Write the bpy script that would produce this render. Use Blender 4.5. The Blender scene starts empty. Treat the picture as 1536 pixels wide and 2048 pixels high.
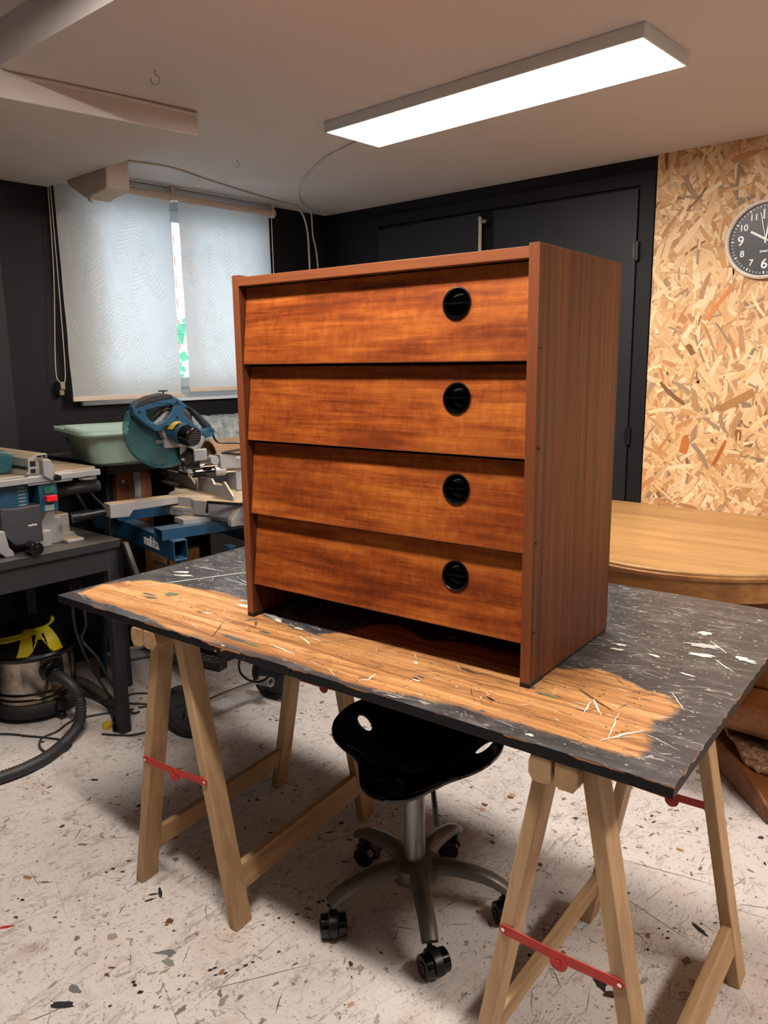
import bpy, math, random
from math import sin, cos, pi, radians
from mathutils import Vector, Matrix, geometry, noise
random.seed(11)
C = bpy.context.scene.collection

# ------------------------------------------------------------------ camera
cam = bpy.data.cameras.new('camera'); camo = bpy.data.objects.new('camera', cam); C.objects.link(camo)
cam.sensor_fit = 'VERTICAL'; cam.sensor_height = 24.0
cam.lens = 1552.9 / 2048 * 24.0
cam.clip_start = 0.02; cam.clip_end = 100
_r = Vector((0.7617, 0.6478, -0.0127)).normalized(); _f = Vector((-0.6379, 0.7463, -0.1899)).normalized()
_u = _r.cross(_f).normalized(); _r = _f.cross(_u).normalized()
camo.matrix_world = Matrix(((_r.x, _u.x, -_f.x, 0), (_r.y, _u.y, -_f.y, 0), (_r.z, _u.z, -_f.z, 1.40), (0, 0, 0, 1)))
bpy.context.scene.camera = camo

# ------------------------------------------------------------------ world (pale overcast daylight outside the window)
w = bpy.data.worlds.new('sky'); bpy.context.scene.world = w; w.use_nodes = True
bg = w.node_tree.nodes['Background']; bg.inputs['Color'].default_value = (0.72, 0.86, 1.0, 1); bg.inputs['Strength'].default_value = 1.7

# ------------------------------------------------------------------ exposure
vs = bpy.context.scene.view_settings
vs.view_transform = 'Standard'; vs.look = 'None'; vs.gamma = 1; vs.use_curve_mapping = False; vs.exposure = 2.03
LAMP = 11.5          # radiance of the two ceiling panels

# ------------------------------------------------------------------ colour and node helpers
def lin(c):
    return tuple((x / 255 / 12.92 if x / 255 <= 0.04045 else ((x / 255 + 0.055) / 1.055) ** 2.4) for x in c) + (1,)
class NT:
    def __init__(s, name):
        s.m = bpy.data.materials.new(name); s.m.use_nodes = True; s.t = s.m.node_tree; s.b = s.t.nodes['Principled BSDF']
        s.out = s.t.nodes['Material Output']
    def n(s, typ, **k):
        nd = s.t.nodes.new('ShaderNode' + typ)
        for a, v in k.items():
            if a.startswith('i_'): nd.inputs[a[2:].replace('_', ' ')].default_value = v
            else: setattr(nd, a, v)
        return nd
    def l(s, a, b): s.t.links.new(a, b)
    def coord(s, scale=(1, 1, 1), kind='Object', rot=(0, 0, 0), rand=True, loc=(0, 0, 0)):
        tc = s.n('TexCoord'); mp = s.n('Mapping'); mp.inputs['Scale'].default_value = scale; mp.inputs['Rotation'].default_value = rot
        if rand and kind == 'Object':
            oi = s.n('ObjectInfo'); mu = s.n('Math', operation='MULTIPLY'); mu.inputs[1].default_value = 37.0
            s.l(oi.outputs['Random'], mu.inputs[0])
            ad = s.n('VectorMath', operation='ADD'); s.l(tc.outputs[kind], ad.inputs[0]); s.l(mu.outputs[0], ad.inputs[1])
            s.l(ad.outputs[0], mp.inputs['Vector'])
        else: s.l(tc.outputs[kind], mp.inputs['Vector'])
        mp.inputs['Location'].default_value = loc
        return mp.outputs[0]
    def noise(s, vec, scale=5, detail=4, rough=.55, dist=0):
        nd = s.n('TexNoise'); nd.inputs['Scale'].default_value = scale; nd.inputs['Detail'].default_value = detail
        nd.inputs['Roughness'].default_value = rough; nd.inputs['Distortion'].default_value = dist; s.l(vec, nd.inputs['Vector']); return nd.outputs['Fac']
    def ramp(s, fac, stops, interp='LINEAR'):
        r = s.n('ValToRGB'); r.color_ramp.interpolation = interp
        e = r.color_ramp.elements
        while len(e) < len(stops): e.new(0.5)
        for el, (p, c) in zip(e, stops): el.position = p; el.color = c if len(c) == 4 else lin(c)
        s.l(fac, r.inputs['Fac']); return r.outputs['Color']
    def mix(s, fac, a, b, mode='MIX'):
        m = s.n('Mix', data_type='RGBA', blend_type=mode)
        if isinstance(fac, (int, float)): m.inputs[0].default_value = fac
        else: s.l(fac, m.inputs[0])
        for v, i in ((a, 6), (b, 7)):
            if isinstance(v, tuple): m.inputs[i].default_value = v if len(v) == 4 else lin(v)
            else: s.l(v, m.inputs[i])
        return m.outputs[2]
    def math(s, op, a, b=0.0, clamp=False):
        m = s.n('Math', operation=op, use_clamp=clamp)
        for v, i in ((a, 0), (b, 1)):
            if isinstance(v, (int, float)): m.inputs[i].default_value = v
            else: s.l(v, m.inputs[i])
        return m.outputs[0]
    def bump(s, h, strength=.2, dist=.002):
        b = s.n('Bump'); b.inputs['Strength'].default_value = strength; b.inputs['Distance'].default_value = dist
        s.l(h, b.inputs['Height']); s.l(b.outputs[0], s.b.inputs['Normal'])
    def col(s, c): 
        if isinstance(c, tuple): s.b.inputs['Base Color'].default_value = c if len(c) == 4 else lin(c)
        else: s.l(c, s.b.inputs['Base Color'])
    def set(s, **k):
        for a, v in k.items(): 
            a = a.replace('_', ' ')
            if isinstance(v, (int, float, tuple)): s.b.inputs[a].default_value = v
            else: s.l(v, s.b.inputs[a])
        return s.m
B4 = lambda v: (v, v, v, 1)

def plain(name, c, rough=.5, metal=0, var=.12, nscale=14, bump=0, spec=.5, dust=None, dustamt=.5, coat=0):
    t = NT(name); v = t.coord()
    f = t.noise(v, nscale, 5)
    c = lin(c)
    a = tuple(x * (1 - var) for x in c[:3]) + (1,); b = tuple(min(1, x * (1 + var)) for x in c[:3]) + (1,)
    colr = t.ramp(f, [(.3, a), (.7, b)])
    if dust:
        g = t.n('NewGeometry'); sx = t.n('SeparateXYZ'); t.l(g.outputs['Normal'], sx.inputs[0])
        up = t.math('MULTIPLY', t.math('MAXIMUM', sx.outputs['Z'], 0.0), t.math('MULTIPLY', t.noise(v, 9, 6), 2 * dustamt), True)
        colr = t.mix(up, colr, dust)
    t.col(colr)
    if bump: t.bump(t.noise(v, nscale * 6, 3), bump, .001)
    return t.set(Roughness=rough, Metallic=metal, Specular_IOR_Level=spec, Coat_Weight=coat)

def wood(name, dark, mid, light, axis='z', fine=60, broad=6, stretch=14, rough=.45, fleck=.0, contrast=1., figure=0, bump=.15, knots=0, spec=.5):
    t = NT(name)
    s = [1, 1, 1]; k = 'xyz'.index(axis); s[k] = 1 / stretch
    v = t.coord(tuple(s))
    f1 = t.noise(v, broad, 3, .5, .6); f2 = t.noise(v, fine, 4, .6, .2); f3 = t.noise(v, fine * 3.1, 2)
    wv = t.math('ADD', t.math('MULTIPLY', f1, .55), t.math('MULTIPLY', f2, .35)); wv = t.math('ADD', wv, t.math('MULTIPLY', f3, .10))
    lo, hi = .5 - .16 / contrast, .5 + .16 / contrast
    colr = t.ramp(wv, [(lo, dark), (.5, mid), (hi, light)])
    if figure:
        s2 = [1, 1, 1]; s2[k] = .45
        v2 = t.coord(tuple(s2), rot=(0, .5, 0)); g = t.noise(v2, 22, 3, .6, .4)
        colr = t.mix(t.math('MULTIPLY', t.ramp(g, [(.45, B4(0)), (.62, B4(1))]), figure), colr, light)
        s3 = [1, 1, 1]; s3[k] = 9
        v3 = t.coord(tuple(s3)); g3 = t.noise(v3, 26, 2, .5, .3)
        colr = t.mix(t.math('MULTIPLY', t.ramp(g3, [(.52, B4(0)), (.7, B4(1))]), figure * .35), colr, mid)
    if knots:
        v4 = t.coord((1, 1, .55)); vo = t.n('TexVoronoi'); vo.inputs['Scale'].default_value = 4.2; t.l(v4, vo.inputs['Vector'])
        kn = t.ramp(vo.outputs['Distance'], [(.03, B4(1)), (.09, B4(0))])
        colr = t.mix(t.math('MULTIPLY', kn, knots), colr, (104, 66, 36))
    if fleck:
        v5 = t.coord(tuple(x * 1.0 for x in s)); g = t.noise(v5, 150, 2, .5)
        colr = t.mix(t.math('MULTIPLY', t.ramp(g, [(.66, B4(0)), (.72, B4(1))]), fleck), colr, (240, 190, 140))
    t.col(colr)
    if bump: t.bump(f2, bump, .0006)
    return t.set(Roughness=rough, Specular_IOR_Level=spec)

M = {}
def mahogany():
    t = NT('mahogany veneer'); v = t.coord((.07, 1, 1)); va = t.coord((.16, 1, 1)); vb = t.coord((1.6, 1, .9)); vc = t.coord((.02, 1, 1))
    lines = t.noise(v, 70, 5, .62, .3); bands = t.noise(va, 13, 4, .6, .5); mott = t.noise(vb, 34, 4, .7, .5); fine = t.noise(vc, 260, 2, .5); big = t.noise(t.coord((.5, 1, 1)), 4.5, 3, .5)
    x = t.math('ADD', t.math('MULTIPLY', lines, .30), t.math('MULTIPLY', bands, .34)); x = t.math('ADD', x, t.math('MULTIPLY', mott, .16)); x = t.math('ADD', x, t.math('MULTIPLY', fine, .08)); x = t.math('ADD', x, t.math('MULTIPLY', big, .12))
    c = t.ramp(x, [(.37, (86, 36, 14)), (.45, (118, 53, 20)), (.50, (142, 70, 27)), (.56, (168, 92, 36)), (.64, (194, 118, 50))])
    sp = t.ramp(t.noise(t.coord((.5, 1, 1)), 190, 2), [(.70, B4(0)), (.76, B4(1))])
    c = t.mix(t.math('MULTIPLY', sp, .10), c, (230, 170, 120))
    t.col(c); t.bump(fine, .05, .0004); return t.set(Roughness=.36, Specular_IOR_Level=.45)
M['mahog'] = mahogany()
M['mahog_top'] = wood('mahogany edge laminate', (120, 66, 38), (142, 82, 49), (164, 100, 60), 'x', 90, 9, 30, .4, 0, 1.1, 0, .04)
M['mahog_edge'] = wood('mahogany edge strip', (108, 58, 32), (126, 70, 40), (144, 84, 50), 'z', 90, 9, 30, .4, 0, 1, 0, .04)
def laminate():
    t = NT('brown striped laminate')
    v = t.coord((1, 1, .02)); f = t.noise(v, 85, 3, .55); g = t.noise(v, 16, 2, .5)
    v2 = t.coord((1, 1, .3)); h = t.noise(v2, 300, 2)
    x = t.math('ADD', t.math('MULTIPLY', f, .6), t.math('MULTIPLY', g, .4))
    c = t.ramp(x, [(.36, (58, 27, 15)), (.47, (83, 42, 23)), (.54, (98, 52, 29)), (.64, (118, 65, 36))])
    c = t.mix(t.math('MULTIPLY', h, .25), c, (92, 46, 26))
    t.col(c); return t.set(Roughness=.42, Specular_IOR_Level=.45)
M['laminate'] = laminate()
M['pine'] = wood('pine', (150, 116, 80), (184, 150, 110), (206, 174, 134), 'z', 42, 9, 16, .6, 0, .95, 0, .2, .75)
M['pine_y'] = wood('pine rail', (146, 112, 78), (180, 146, 106), (202, 170, 130), 'y', 42, 9, 16, .6, 0, .95, 0, .2, 0)
M['oak'] = wood('oak top', (146, 104, 60), (176, 134, 84), (196, 154, 102), 'x', 90, 10, 12, .38, 0, 1.1, 0, .12)
M['oak_edge'] = wood('oak edge', (92, 54, 22), (140, 92, 44), (178, 126, 68), 'x', 30, 8, 10, .4, 0, 1.0, 0, .12)
M['oak_dark'] = wood('oak base', (84, 46, 18), (116, 66, 26), (146, 90, 40), 'y', 40, 8, 10, .45, 0, 1, 0, .12)
M['dark_wood_block'] = wood('brown wood block', (70, 36, 18), (104, 58, 32), (130, 78, 44), 'z', 50, 8, 8, .6)
M['rough_block'] = wood('raw wood block', (104, 70, 38), (160, 116, 68), (186, 142, 92), 'z', 30, 16, 3, .7)
M['black_plastic'] = plain('black plastic', (15, 15, 17), .38, 0, .2)
M['black_gloss'] = plain('glossy black plastic', (7, 7, 8), .16, 0, .1)
M['rubber'] = plain('black rubber', (26, 26, 28), .7, 0, .2, 30, .2, dust=(120, 108, 92), dustamt=.25)
M['hose'] = plain('grey hose plastic', (34, 36, 38), .5, 0, .2, 20, 0, dust=(110, 105, 96), dustamt=.2)
M['wall_black'] = plain('matt black wall paint', (9, 9, 15), .62, 0, .12, 3, .15, .35)
M['door_black'] = plain('charcoal door paint', (22, 23, 29), .55, 0, .10, 5, .1, .4)
M['steel'] = plain('brushed steel', (170, 170, 168), .3, 1, .1, 30)
M['chrome'] = plain('chrome', (215, 215, 215), .12, 1, .05)
M['alu'] = plain('cast aluminium', (150, 152, 156), .45, .35, .08, 20, .1, dust=(186, 164, 136), dustamt=.55)
M['alu_dusty'] = plain('dusty aluminium', (150, 150, 152), .5, .3, .1, 20, .1, dust=(190, 165, 132), dustamt=.95)
M['blue'] = plain('blue tool plastic', (20, 66, 92), .42, 0, .12, 12, 0, dust=(120, 120, 112), dustamt=.25)
M['blue_steel'] = plain('blue painted steel', (18, 62, 92), .4, 0, .1, 12, 0, dust=(90, 100, 104), dustamt=.4)
M['grey_plastic'] = plain('grey tool plastic', (52, 54, 58), .5, 0, .15)
M['bench_black'] = plain('dusty black bench', (32, 33, 36), .55, 0, .15, 10, .1, dust=(110, 100, 90), dustamt=.5)
M['red'] = plain('red painted steel', (186, 38, 28), .4, 0, .08, 20)
M['red_plastic'] = plain('red switch plastic', (214, 24, 30), .35, 0, .05)
M['green_plastic'] = plain('green switch plastic', (28, 96, 74), .35, 0, .1)
M['yellow'] = plain('yellow plastic', (226, 210, 30), .4, 0, .06)
M['mint'] = plain('mint green plastic', (150, 174, 160), .35, 0, .05, 5)
M['white_pvc'] = plain('white window plastic', (214, 222, 226), .35, 0, .03)
M['cream'] = plain('cream plastic', (214, 196, 178), .45, 0, .04)
M['white_cable'] = plain('white cable', (196, 190, 180), .5, 0, .05)
M['ceiling'] = plain('white ceiling paint', (204, 197, 194), .85, 0, .025, 2.2, .1, .2)
M['soffit'] = plain('soffit paint', (204, 196, 192), .85, 0, .04, 3, .15, .2)
M['plaster'] = plain('rough plaster', (196, 184, 174), .9, 0, .08, 14, .6, .2)
M['back_wall_paint'] = plain('plain dark wall paint', (70, 68, 70), .85, 0, .04, 2, .1, .2)
M['white_label'] = plain('white print', (225, 225, 225), .5, 0, .02)
M['yellow_label'] = plain('yellow sticker', (214, 178, 60), .5, 0, .05)
M['grey_label'] = plain('grey sticker', (120, 136, 128), .5, 0, .05)
M['brass_screw'] = plain('dark brass', (92, 72, 44), .4, .7, .1)
M['cardboard'] = plain('cardboard tube', (150, 118, 88), .8, 0, .15, 10, .1)
M['orange'] = plain('orange plastic', (214, 84, 44), .4)
M['lightgrey_plastic'] = plain('light grey plastic', (176, 176, 172), .45, 0, .06, 10, dust=(180, 160, 140), dustamt=.4)
M['foot_black'] = plain('black foot strip', (16, 14, 14), .5)
M['stool_grey'] = plain('grey metallic stool paint', (96, 92, 90), .38, .35, .12, 18, 0, dust=(130, 118, 100), dustamt=.5)
M['stool_column'] = plain('silver column paint', (150, 150, 152), .34, .6, .06)
def glossy_steel():
    t = NT('polished stainless drum'); v = t.coord((1, 1, 1)); f = t.noise(v, 9, 5, .65, .5)
    t.col(t.ramp(f, [(.3, (104, 92, 82)), (.5, (170, 160, 150)), (.7, (120, 108, 98))]))
    return t.set(Roughness=.17, Metallic=1.0)
M['drum'] = glossy_steel()
def teal_guard():
    t = NT('tinted teal guard'); t.col((60, 130, 140)); t.set(Roughness=.15, Transmission_Weight=.6, Alpha=.62)
    return t.m
M['teal'] = teal_guard()
def glass():
    t = NT('window glass'); t.col((235, 245, 250)); t.set(Roughness=.02, Transmission_Weight=1.0, IOR=1.01); return t.m
M['glass'] = glass()
def bubble():
    t = NT('clear bubble wrap'); v = t.coord(); f = t.noise(v, 24, 5, .7)
    t.col(t.ramp(f, [(.35, (120, 128, 128)), (.6, (190, 198, 198))])); t.bump(t.noise(v, 60, 4, .7), 1., .01)
    t.set(Roughness=.12, Alpha=.75, Specular_IOR_Level=.9); return t.m
M['bubble'] = bubble()
def blind():
    t = NT('translucent blind fabric'); v = t.coord(); f = t.noise(v, 300, 2); g = t.noise(v, 3, 3)
    c = t.mix(f, (206, 206, 202), (220, 220, 216)); c = t.mix(t.math('MULTIPLY', g, .3), c, (196, 200, 204))
    d = t.n('BsdfDiffuse'); tr = t.n('BsdfTranslucent'); tp = t.n('BsdfTransparent'); t.l(c, d.inputs[0]); t.l(c, tr.inputs[0])
    m = t.n('MixShader'); m.inputs[0].default_value = .42; t.l(d.outputs[0], m.inputs[1]); t.l(tr.outputs[0], m.inputs[2])
    m2 = t.n('MixShader'); m2.inputs[0].default_value = .015; t.l(m.outputs[0], m2.inputs[1]); t.l(tp.outputs[0], m2.inputs[2])
    t.l(m2.outputs[0], t.out.inputs['Surface']); return t.m
M['blind'] = blind()
def leafprint():
    t = NT('woven leaf pattern'); d = t.n('BsdfDiffuse'); tr = t.n('BsdfTranslucent'); d.inputs[0].default_value = lin((222, 222, 216)); tr.inputs[0].default_value = lin((255, 255, 255))
    m = t.n('MixShader'); m.inputs[0].default_value = .5; t.l(d.outputs[0], m.inputs[1]); t.l(tr.outputs[0], m.inputs[2]); m.inputs[0].default_value = .8
    tp = t.n('BsdfTransparent'); m2 = t.n('MixShader'); m2.inputs[0].default_value = .62; t.l(m.outputs[0], m2.inputs[1]); t.l(tp.outputs[0], m2.inputs[2])
    t.l(m2.outputs[0], t.out.inputs['Surface']); return t.m
M['leafprint'] = leafprint()
def emit(name, c, s):
    t = NT(name); e = t.n('Emission'); e.inputs[0].default_value = lin(c); e.inputs[1].default_value = s; t.l(e.outputs[0], t.out.inputs['Surface']); return t.m
M['panel_light'] = emit('lit lamp diffuser', (255, 244, 233), LAMP)
M['tube_light'] = emit('lit tube diffuser', (255, 244, 233), LAMP * 4.2)
def attr_mat(name, rough, grain=False, spec=.5):
    t = NT(name); a = t.n('Attribute'); a.attribute_name = 'col'
    c = a.outputs['Color']
    if grain:
        uv = t.n('Attribute'); uv.attribute_name = 'uvw'
        mp = t.n('Mapping'); mp.inputs['Scale'].default_value = (3, 60, 1); t.l(uv.outputs['Vector'], mp.inputs[0])
        f = t.noise(mp.outputs[0], 6, 3, .6)
        c = t.mix(t.math('MULTIPLY', t.ramp(f, [(.45, B4(0)), (.7, B4(1))]), .35), c, t.mix(1.0, c, (176, 130, 92), 'MULTIPLY'))
    t.col(c); return t.set(Roughness=rough, Specular_IOR_Level=spec)
M['strand'] = attr_mat('wood strands', .6, True, .4)
M['splat'] = attr_mat('dried paint', .5)
def floor_mat():
    t = NT('worn painted floor'); v = t.coord(rand=False)
    base = t.mix(t.noise(v, 1.6, 5, .6), (208, 199, 193), (234, 227, 222))
    # rubbed dirty film
    f = t.noise(v, 7, 8, .68, .6); base = t.mix(t.math('MULTIPLY', t.ramp(f, [(.52, B4(0)), (.72, B4(1))]), .5), base, (178, 156, 138))
    # thin hair scratches: zero crossings of stretched noise in two directions
    for ang, sc, col, amt, wd in ((.5, 5, (120, 106, 96), .55, .0045), (1.9, 6, (132, 118, 108), .5, .004), (2.8, 9, (150, 134, 122), .5, .005), (1.1, 3, (110, 98, 90), .5, .003)):
        vv = t.coord((1, .28, 1), rot=(0, 0, ang), rand=False)
        n = t.noise(vv, sc, 6, .62, .7); d = t.math('ABSOLUTE', t.math('SUBTRACT', n, .5))
        msk = t.ramp(d, [(wd * .5, B4(1)), (wd * 1.6, B4(0))])
        br = t.ramp(t.noise(v, 11, 4), [(.47, B4(0)), (.56, B4(1))])
        base = t.mix(t.math('MULTIPLY', t.math('MULTIPLY', msk, br), amt), base, col)
    # fine crumbs
    for sc, thr, col, amt in ((42, .62, (136, 120, 108), .75), (90, .62, (150, 134, 122), .75), (24, .66, (92, 84, 80), .8), (150, .62, (120, 104, 94), .7)):
        n = t.noise(v, sc, 5, .62, .9)
        base = t.mix(t.math('MULTIPLY', t.ramp(n, [(thr, B4(0)), (thr + .03, B4(1))]), amt), base, col)
    # faint pink / ochre stains
    n = t.noise(v, 3.2, 6, .7, .3); base = t.mix(t.math('MULTIPLY', t.ramp(n, [(.56, B4(0)), (.74, B4(1))]), .45), base, (196, 158, 128))
    t.col(base); t.bump(t.noise(v, 35, 6, .6), .12, .002)
    return t.set(Roughness=.48, Specular_IOR_Level=.4)
M['floor'] = floor_mat()
def top_mat():
    t = NT('worn black bench paint over bare wood'); v = t.coord(rand=False)
    a = t.n('Attribute'); a.attribute_name = 'mask'
    vs_ = t.coord((.22, 1, 1), rand=False)
    edge = t.math('ADD', a.outputs['Fac'], t.math('MULTIPLY', t.math('SUBTRACT', t.noise(vs_, 60, 6, .7, .4), .5), .62))
    edge = t.math('ADD', edge, t.math('MULTIPLY', t.math('SUBTRACT', t.noise(v, 11, 5, .65), .5), .55))
    k = t.ramp(edge, [(.42, B4(0)), (.60, B4(1))])
    # bare wood
    vw = t.coord((.07, 1, 1), rand=False); f1 = t.noise(vw, 34, 5, .6, 1.2); f2 = t.noise(vw, 9, 3, .5, .8)
    wv = t.math('ADD', t.math('MULTIPLY', f1, .55), t.math('MULTIPLY', f2, .45))
    wd = t.ramp(wv, [(.36, (124, 80, 46)), (.46, (176, 124, 74)), (.55, (204, 152, 98)), (.66, (220, 174, 122))])
    dirt = t.ramp(t.noise(v, 6, 8, .7, .8), [(.55, B4(0)), (.75, B4(1))]); wd = t.mix(t.math('MULTIPLY', dirt, .55), wd, (120, 84, 60))
    dk = t.ramp(t.noise(t.coord((.4, 1, 1), rand=False), 30, 6, .7, .5), [(.66, B4(0)), (.72, B4(1))]); wd = t.mix(t.math('MULTIPLY', dk, .7), wd, (70, 52, 42))
    # black paint with pale rubs and streaks
    bp = t.mix(t.noise(v, 5, 6, .65), (38, 39, 42), (76, 75, 77))
    n = t.noise(t.coord((.35, 1, 1), rand=False), 26, 7, .72, .8); bp = t.mix(t.math('MULTIPLY', t.ramp(n, [(.50, B4(0)), (.70, B4(1))]), .62), bp, (128, 124, 122))
    n = t.noise(t.coord((.5, 1, 1), rand=False, rot=(0, 0, .4)), 70, 6, .7, 1.); bp = t.mix(t.math('MULTIPLY', t.ramp(n, [(.60, B4(0)), (.66, B4(1))]), .75), bp, (186, 182, 176))
    n = t.noise(v, 4.5, 5, .6, .4); bp = t.mix(t.math('MULTIPLY', t.ramp(n, [(.6, B4(0)), (.75, B4(1))]), .35), bp, (110, 124, 116))
    c = t.mix(k, bp, wd); t.col(c)
    t.bump(t.math('ADD', t.math('MULTIPLY', k, -.6), t.noise(v, 60, 4)), .25, .0012)
    return t.set(Roughness=t.mix(k, B4(.36), B4(.55)), Specular_IOR_Level=.5)
M['top'] = top_mat()
def top_edge_mat():
    t = NT('chipped black board edge'); v = t.coord((.3, 1, 1), rand=False)
    g = t.n('NewGeometry'); 
    n = t.noise(v, 26, 5, .6, .5); z = t.n('SeparateXYZ'); tc = t.n('TexCoord'); t.l(tc.outputs['Object'], z.inputs[0])
    up = t.n('MapRange'); up.inputs[1].default_value = -.0065; up.inputs[2].default_value = -.001; up.inputs[3].default_value = 0; up.inputs[4].default_value = 1; t.l(z.outputs['Z'], up.inputs[0])
    s = t.math('ADD', n, t.math('MULTIPLY', up.outputs[0], .19)); big = t.noise(t.coord((1, 1, 1), rand=False), 2.2, 2); s = t.math('ADD', s, t.math('MULTIPLY', t.math('SUBTRACT', big, .5), .35))
    c = t.mix(t.ramp(s, [(.70, B4(0)), (.72, B4(1))]), (20, 21, 24), (196, 130, 80))
    n2 = t.noise(t.coord((.6, 1, 1), rand=False, loc=(3, 1, 2)), 40, 5, .7, .7); c = t.mix(t.ramp(n2, [(.70, B4(0)), (.73, B4(1))]), c, (176, 178, 170))
    t.col(c); return t.set(Roughness=.55, Specular_IOR_Level=.25)
M['top_edge'] = top_edge_mat()
def rug_mat():
    t = NT('brown carpet pile'); v = t.coord(); f = t.noise(v, 60, 6, .75)
    t.col(t.ramp(f, [(.35, (96, 62, 44)), (.5, (150, 112, 88)), (.65, (196, 164, 138))])); t.bump(f, 1., .01); return t.set(Roughness=.95, Specular_IOR_Level=.1)
M['rug'] = rug_mat()
def brickm(c1, c2):
    t = NT('facade brick'); v = t.coord(); t.col(t.ramp(t.noise(v, 20, 4), [(.3, c1), (.7, c2)])); return t.set(Roughness=.9)
M['brick'] = brickm((226, 150, 130), (238, 180, 160)); M['mortar'] = plain('pale mortar', (226, 214, 204), .9)
M['leaf'] = plain('green leaf', (60, 130, 84), .5, 0, .2, 8); M['lintel'] = plain('blue grey slab', (150, 170, 190), .7)

# ------------------------------------------------------------------ mesh helpers
def catmull(P, n=6, closed=False):
    P = [Vector(p) for p in P]; out = []
    N = len(P); rng = range(N if closed else N - 1)
    for i in rng:
        g = (lambda j: P[j % N]) if closed else (lambda j: P[min(max(j, 0), N - 1)])
        a, b, c, d = g(i - 1), g(i), g(i + 1), g(i + 2)
        for k in range(n):
            t = k / n
            out.append(.5 * ((2 * b) + (c - a) * t + (2 * a - 5 * b + 4 * c - d) * t * t + (3 * b - a - 3 * c + d) * t ** 3))
    if not closed: out.append(P[-1])
    return out
class MB:
    def __init__(s): s.v = []; s.f = []; s.c = []; s.uv = []
    def add(s, vs, fs, X=None):
        o = len(s.v)
        for p in vs:
            p = Vector(p); s.v.append(X @ p if X is not None else p)
        s.f += [[o + i for i in f] for f in fs]; return s
    def box(s, x0, x1, y0, y1, z0, z1, X=None):
        return s.add([(x0, y0, z0), (x1, y0, z0), (x1, y1, z0), (x0, y1, z0), (x0, y0, z1), (x1, y0, z1), (x1, y1, z1), (x0, y1, z1)],
                     [(0, 3, 2, 1), (4, 5, 6, 7), (0, 1, 5, 4), (1, 2, 6, 5), (2, 3, 7, 6), (3, 0, 4, 7)], X)
    def cyl(s, p0, p1, r0, r1=None, n=20, caps=True, X=None):
        r1 = r0 if r1 is None else r1
        p0 = Vector(p0); p1 = Vector(p1); d = (p1 - p0).normalized(); a = d.orthogonal().normalized(); b = d.cross(a)
        vs = []
        for p, r in ((p0, r0), (p1, r1)):
            for i in range(n): t = 2 * pi * i / n; vs.append(p + (a * cos(t) + b * sin(t)) * r)
        fs = [(i, (i + 1) % n, n + (i + 1) % n, n + i) for i in range(n)]
        if caps: fs += [tuple(range(n - 1, -1, -1)), tuple(range(n, 2 * n))]
        return s.add(vs, fs, X)
    def tube(s, pts, r, n=8, smooth=5, closed=False, rfun=None, X=None):
        P = catmull(pts, smooth, closed) if smooth else [Vector(p) for p in pts]
        N = len(P); vs = []; ref = None
        for i, p in enumerate(P):
            d = (P[(i + 1) % N] - P[i - 1]) if closed else (P[min(i + 1, N - 1)] - P[max(i - 1, 0)])
            d.normalize()
            if ref is None: ref = d.orthogonal().normalized()
            ref = (ref - d * ref.dot(d)).normalized(); b = d.cross(ref)
            rr = rfun(i / max(1, N - 1)) * r if rfun else r
            for k in range(n): t = 2 * pi * k / n; vs.append(p + (ref * cos(t) + b * sin(t)) * rr)
        fs = []
        for i in range(N if closed else N - 1):
            j = (i + 1) % N
            for k in range(n): fs.append((i * n + k, i * n + (k + 1) % n, j * n + (k + 1) % n, j * n + k))
        if not closed: fs += [tuple(range(n - 1, -1, -1)), tuple(range((N - 1) * n, N * n))]
        return s.add(vs, fs, X)
    def prism(s, poly, axis, a, b, holes=(), X=None):
        k = 'xyz'.index(axis)
        def P(q, h):
            q = list(q); q.insert(k, h); return tuple(q)
        loops = [list(poly)] + [list(h) for h in holes]; flat = [q for L in loops for q in L]; n = len(flat)
        vs = [P(q, a) for q in flat] + [P(q, b) for q in flat]
        if holes:
            tr = geometry.tessellate_polygon([[Vector((q[0], q[1], 0)) for q in L] for L in loops])
            fs = [tuple(t) for t in tr] + [tuple(n + i for i in reversed(t)) for t in tr]
        else: fs = [tuple(range(n)), tuple(range(2 * n - 1, n - 1, -1))]
        o = 0
        for L in loops:
            m = len(L)
            for i in range(m): j = (i + 1) % m; fs.append((o + i, n + o + i, n + o + j, o + j))
            o += m
        return s.add(vs, fs, X)
    def lathe(s, prof, n=28, X=None):
        vs = [(r * cos(2 * pi * k / n), r * sin(2 * pi * k / n), z) for r, z in prof for k in range(n)]
        fs = []
        for i in range(len(prof) - 1):
            for k in range(n): fs.append((i * n + k, i * n + (k + 1) % n, (i + 1) * n + (k + 1) % n, (i + 1) * n + k))
        if prof[0][0] > 1e-5: pass
        return s.add(vs, fs, X)
    def disc(s, r, z, n=28, X=None): return s.add([(r * cos(2 * pi * k / n), r * sin(2 * pi * k / n), z) for k in range(n)], [tuple(range(n))], X)
    def sphere(s, c, r, n=12, sc=(1, 1, 1), X=None):
        c = Vector(c); vs = []; fs = []; m = n // 2
        for i in range(m + 1):
            for k in range(n): a = pi * i / m; t = 2 * pi * k / n; vs.append(c + Vector((sin(a) * cos(t) * r * sc[0], sin(a) * sin(t) * r * sc[1], cos(a) * r * sc[2])))
        for i in range(m):
            for k in range(n): fs.append((i * n + k, (i + 1) * n + k, (i + 1) * n + (k + 1) % n, i * n + (k + 1) % n))
        return s.add(vs, fs, X)
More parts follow.
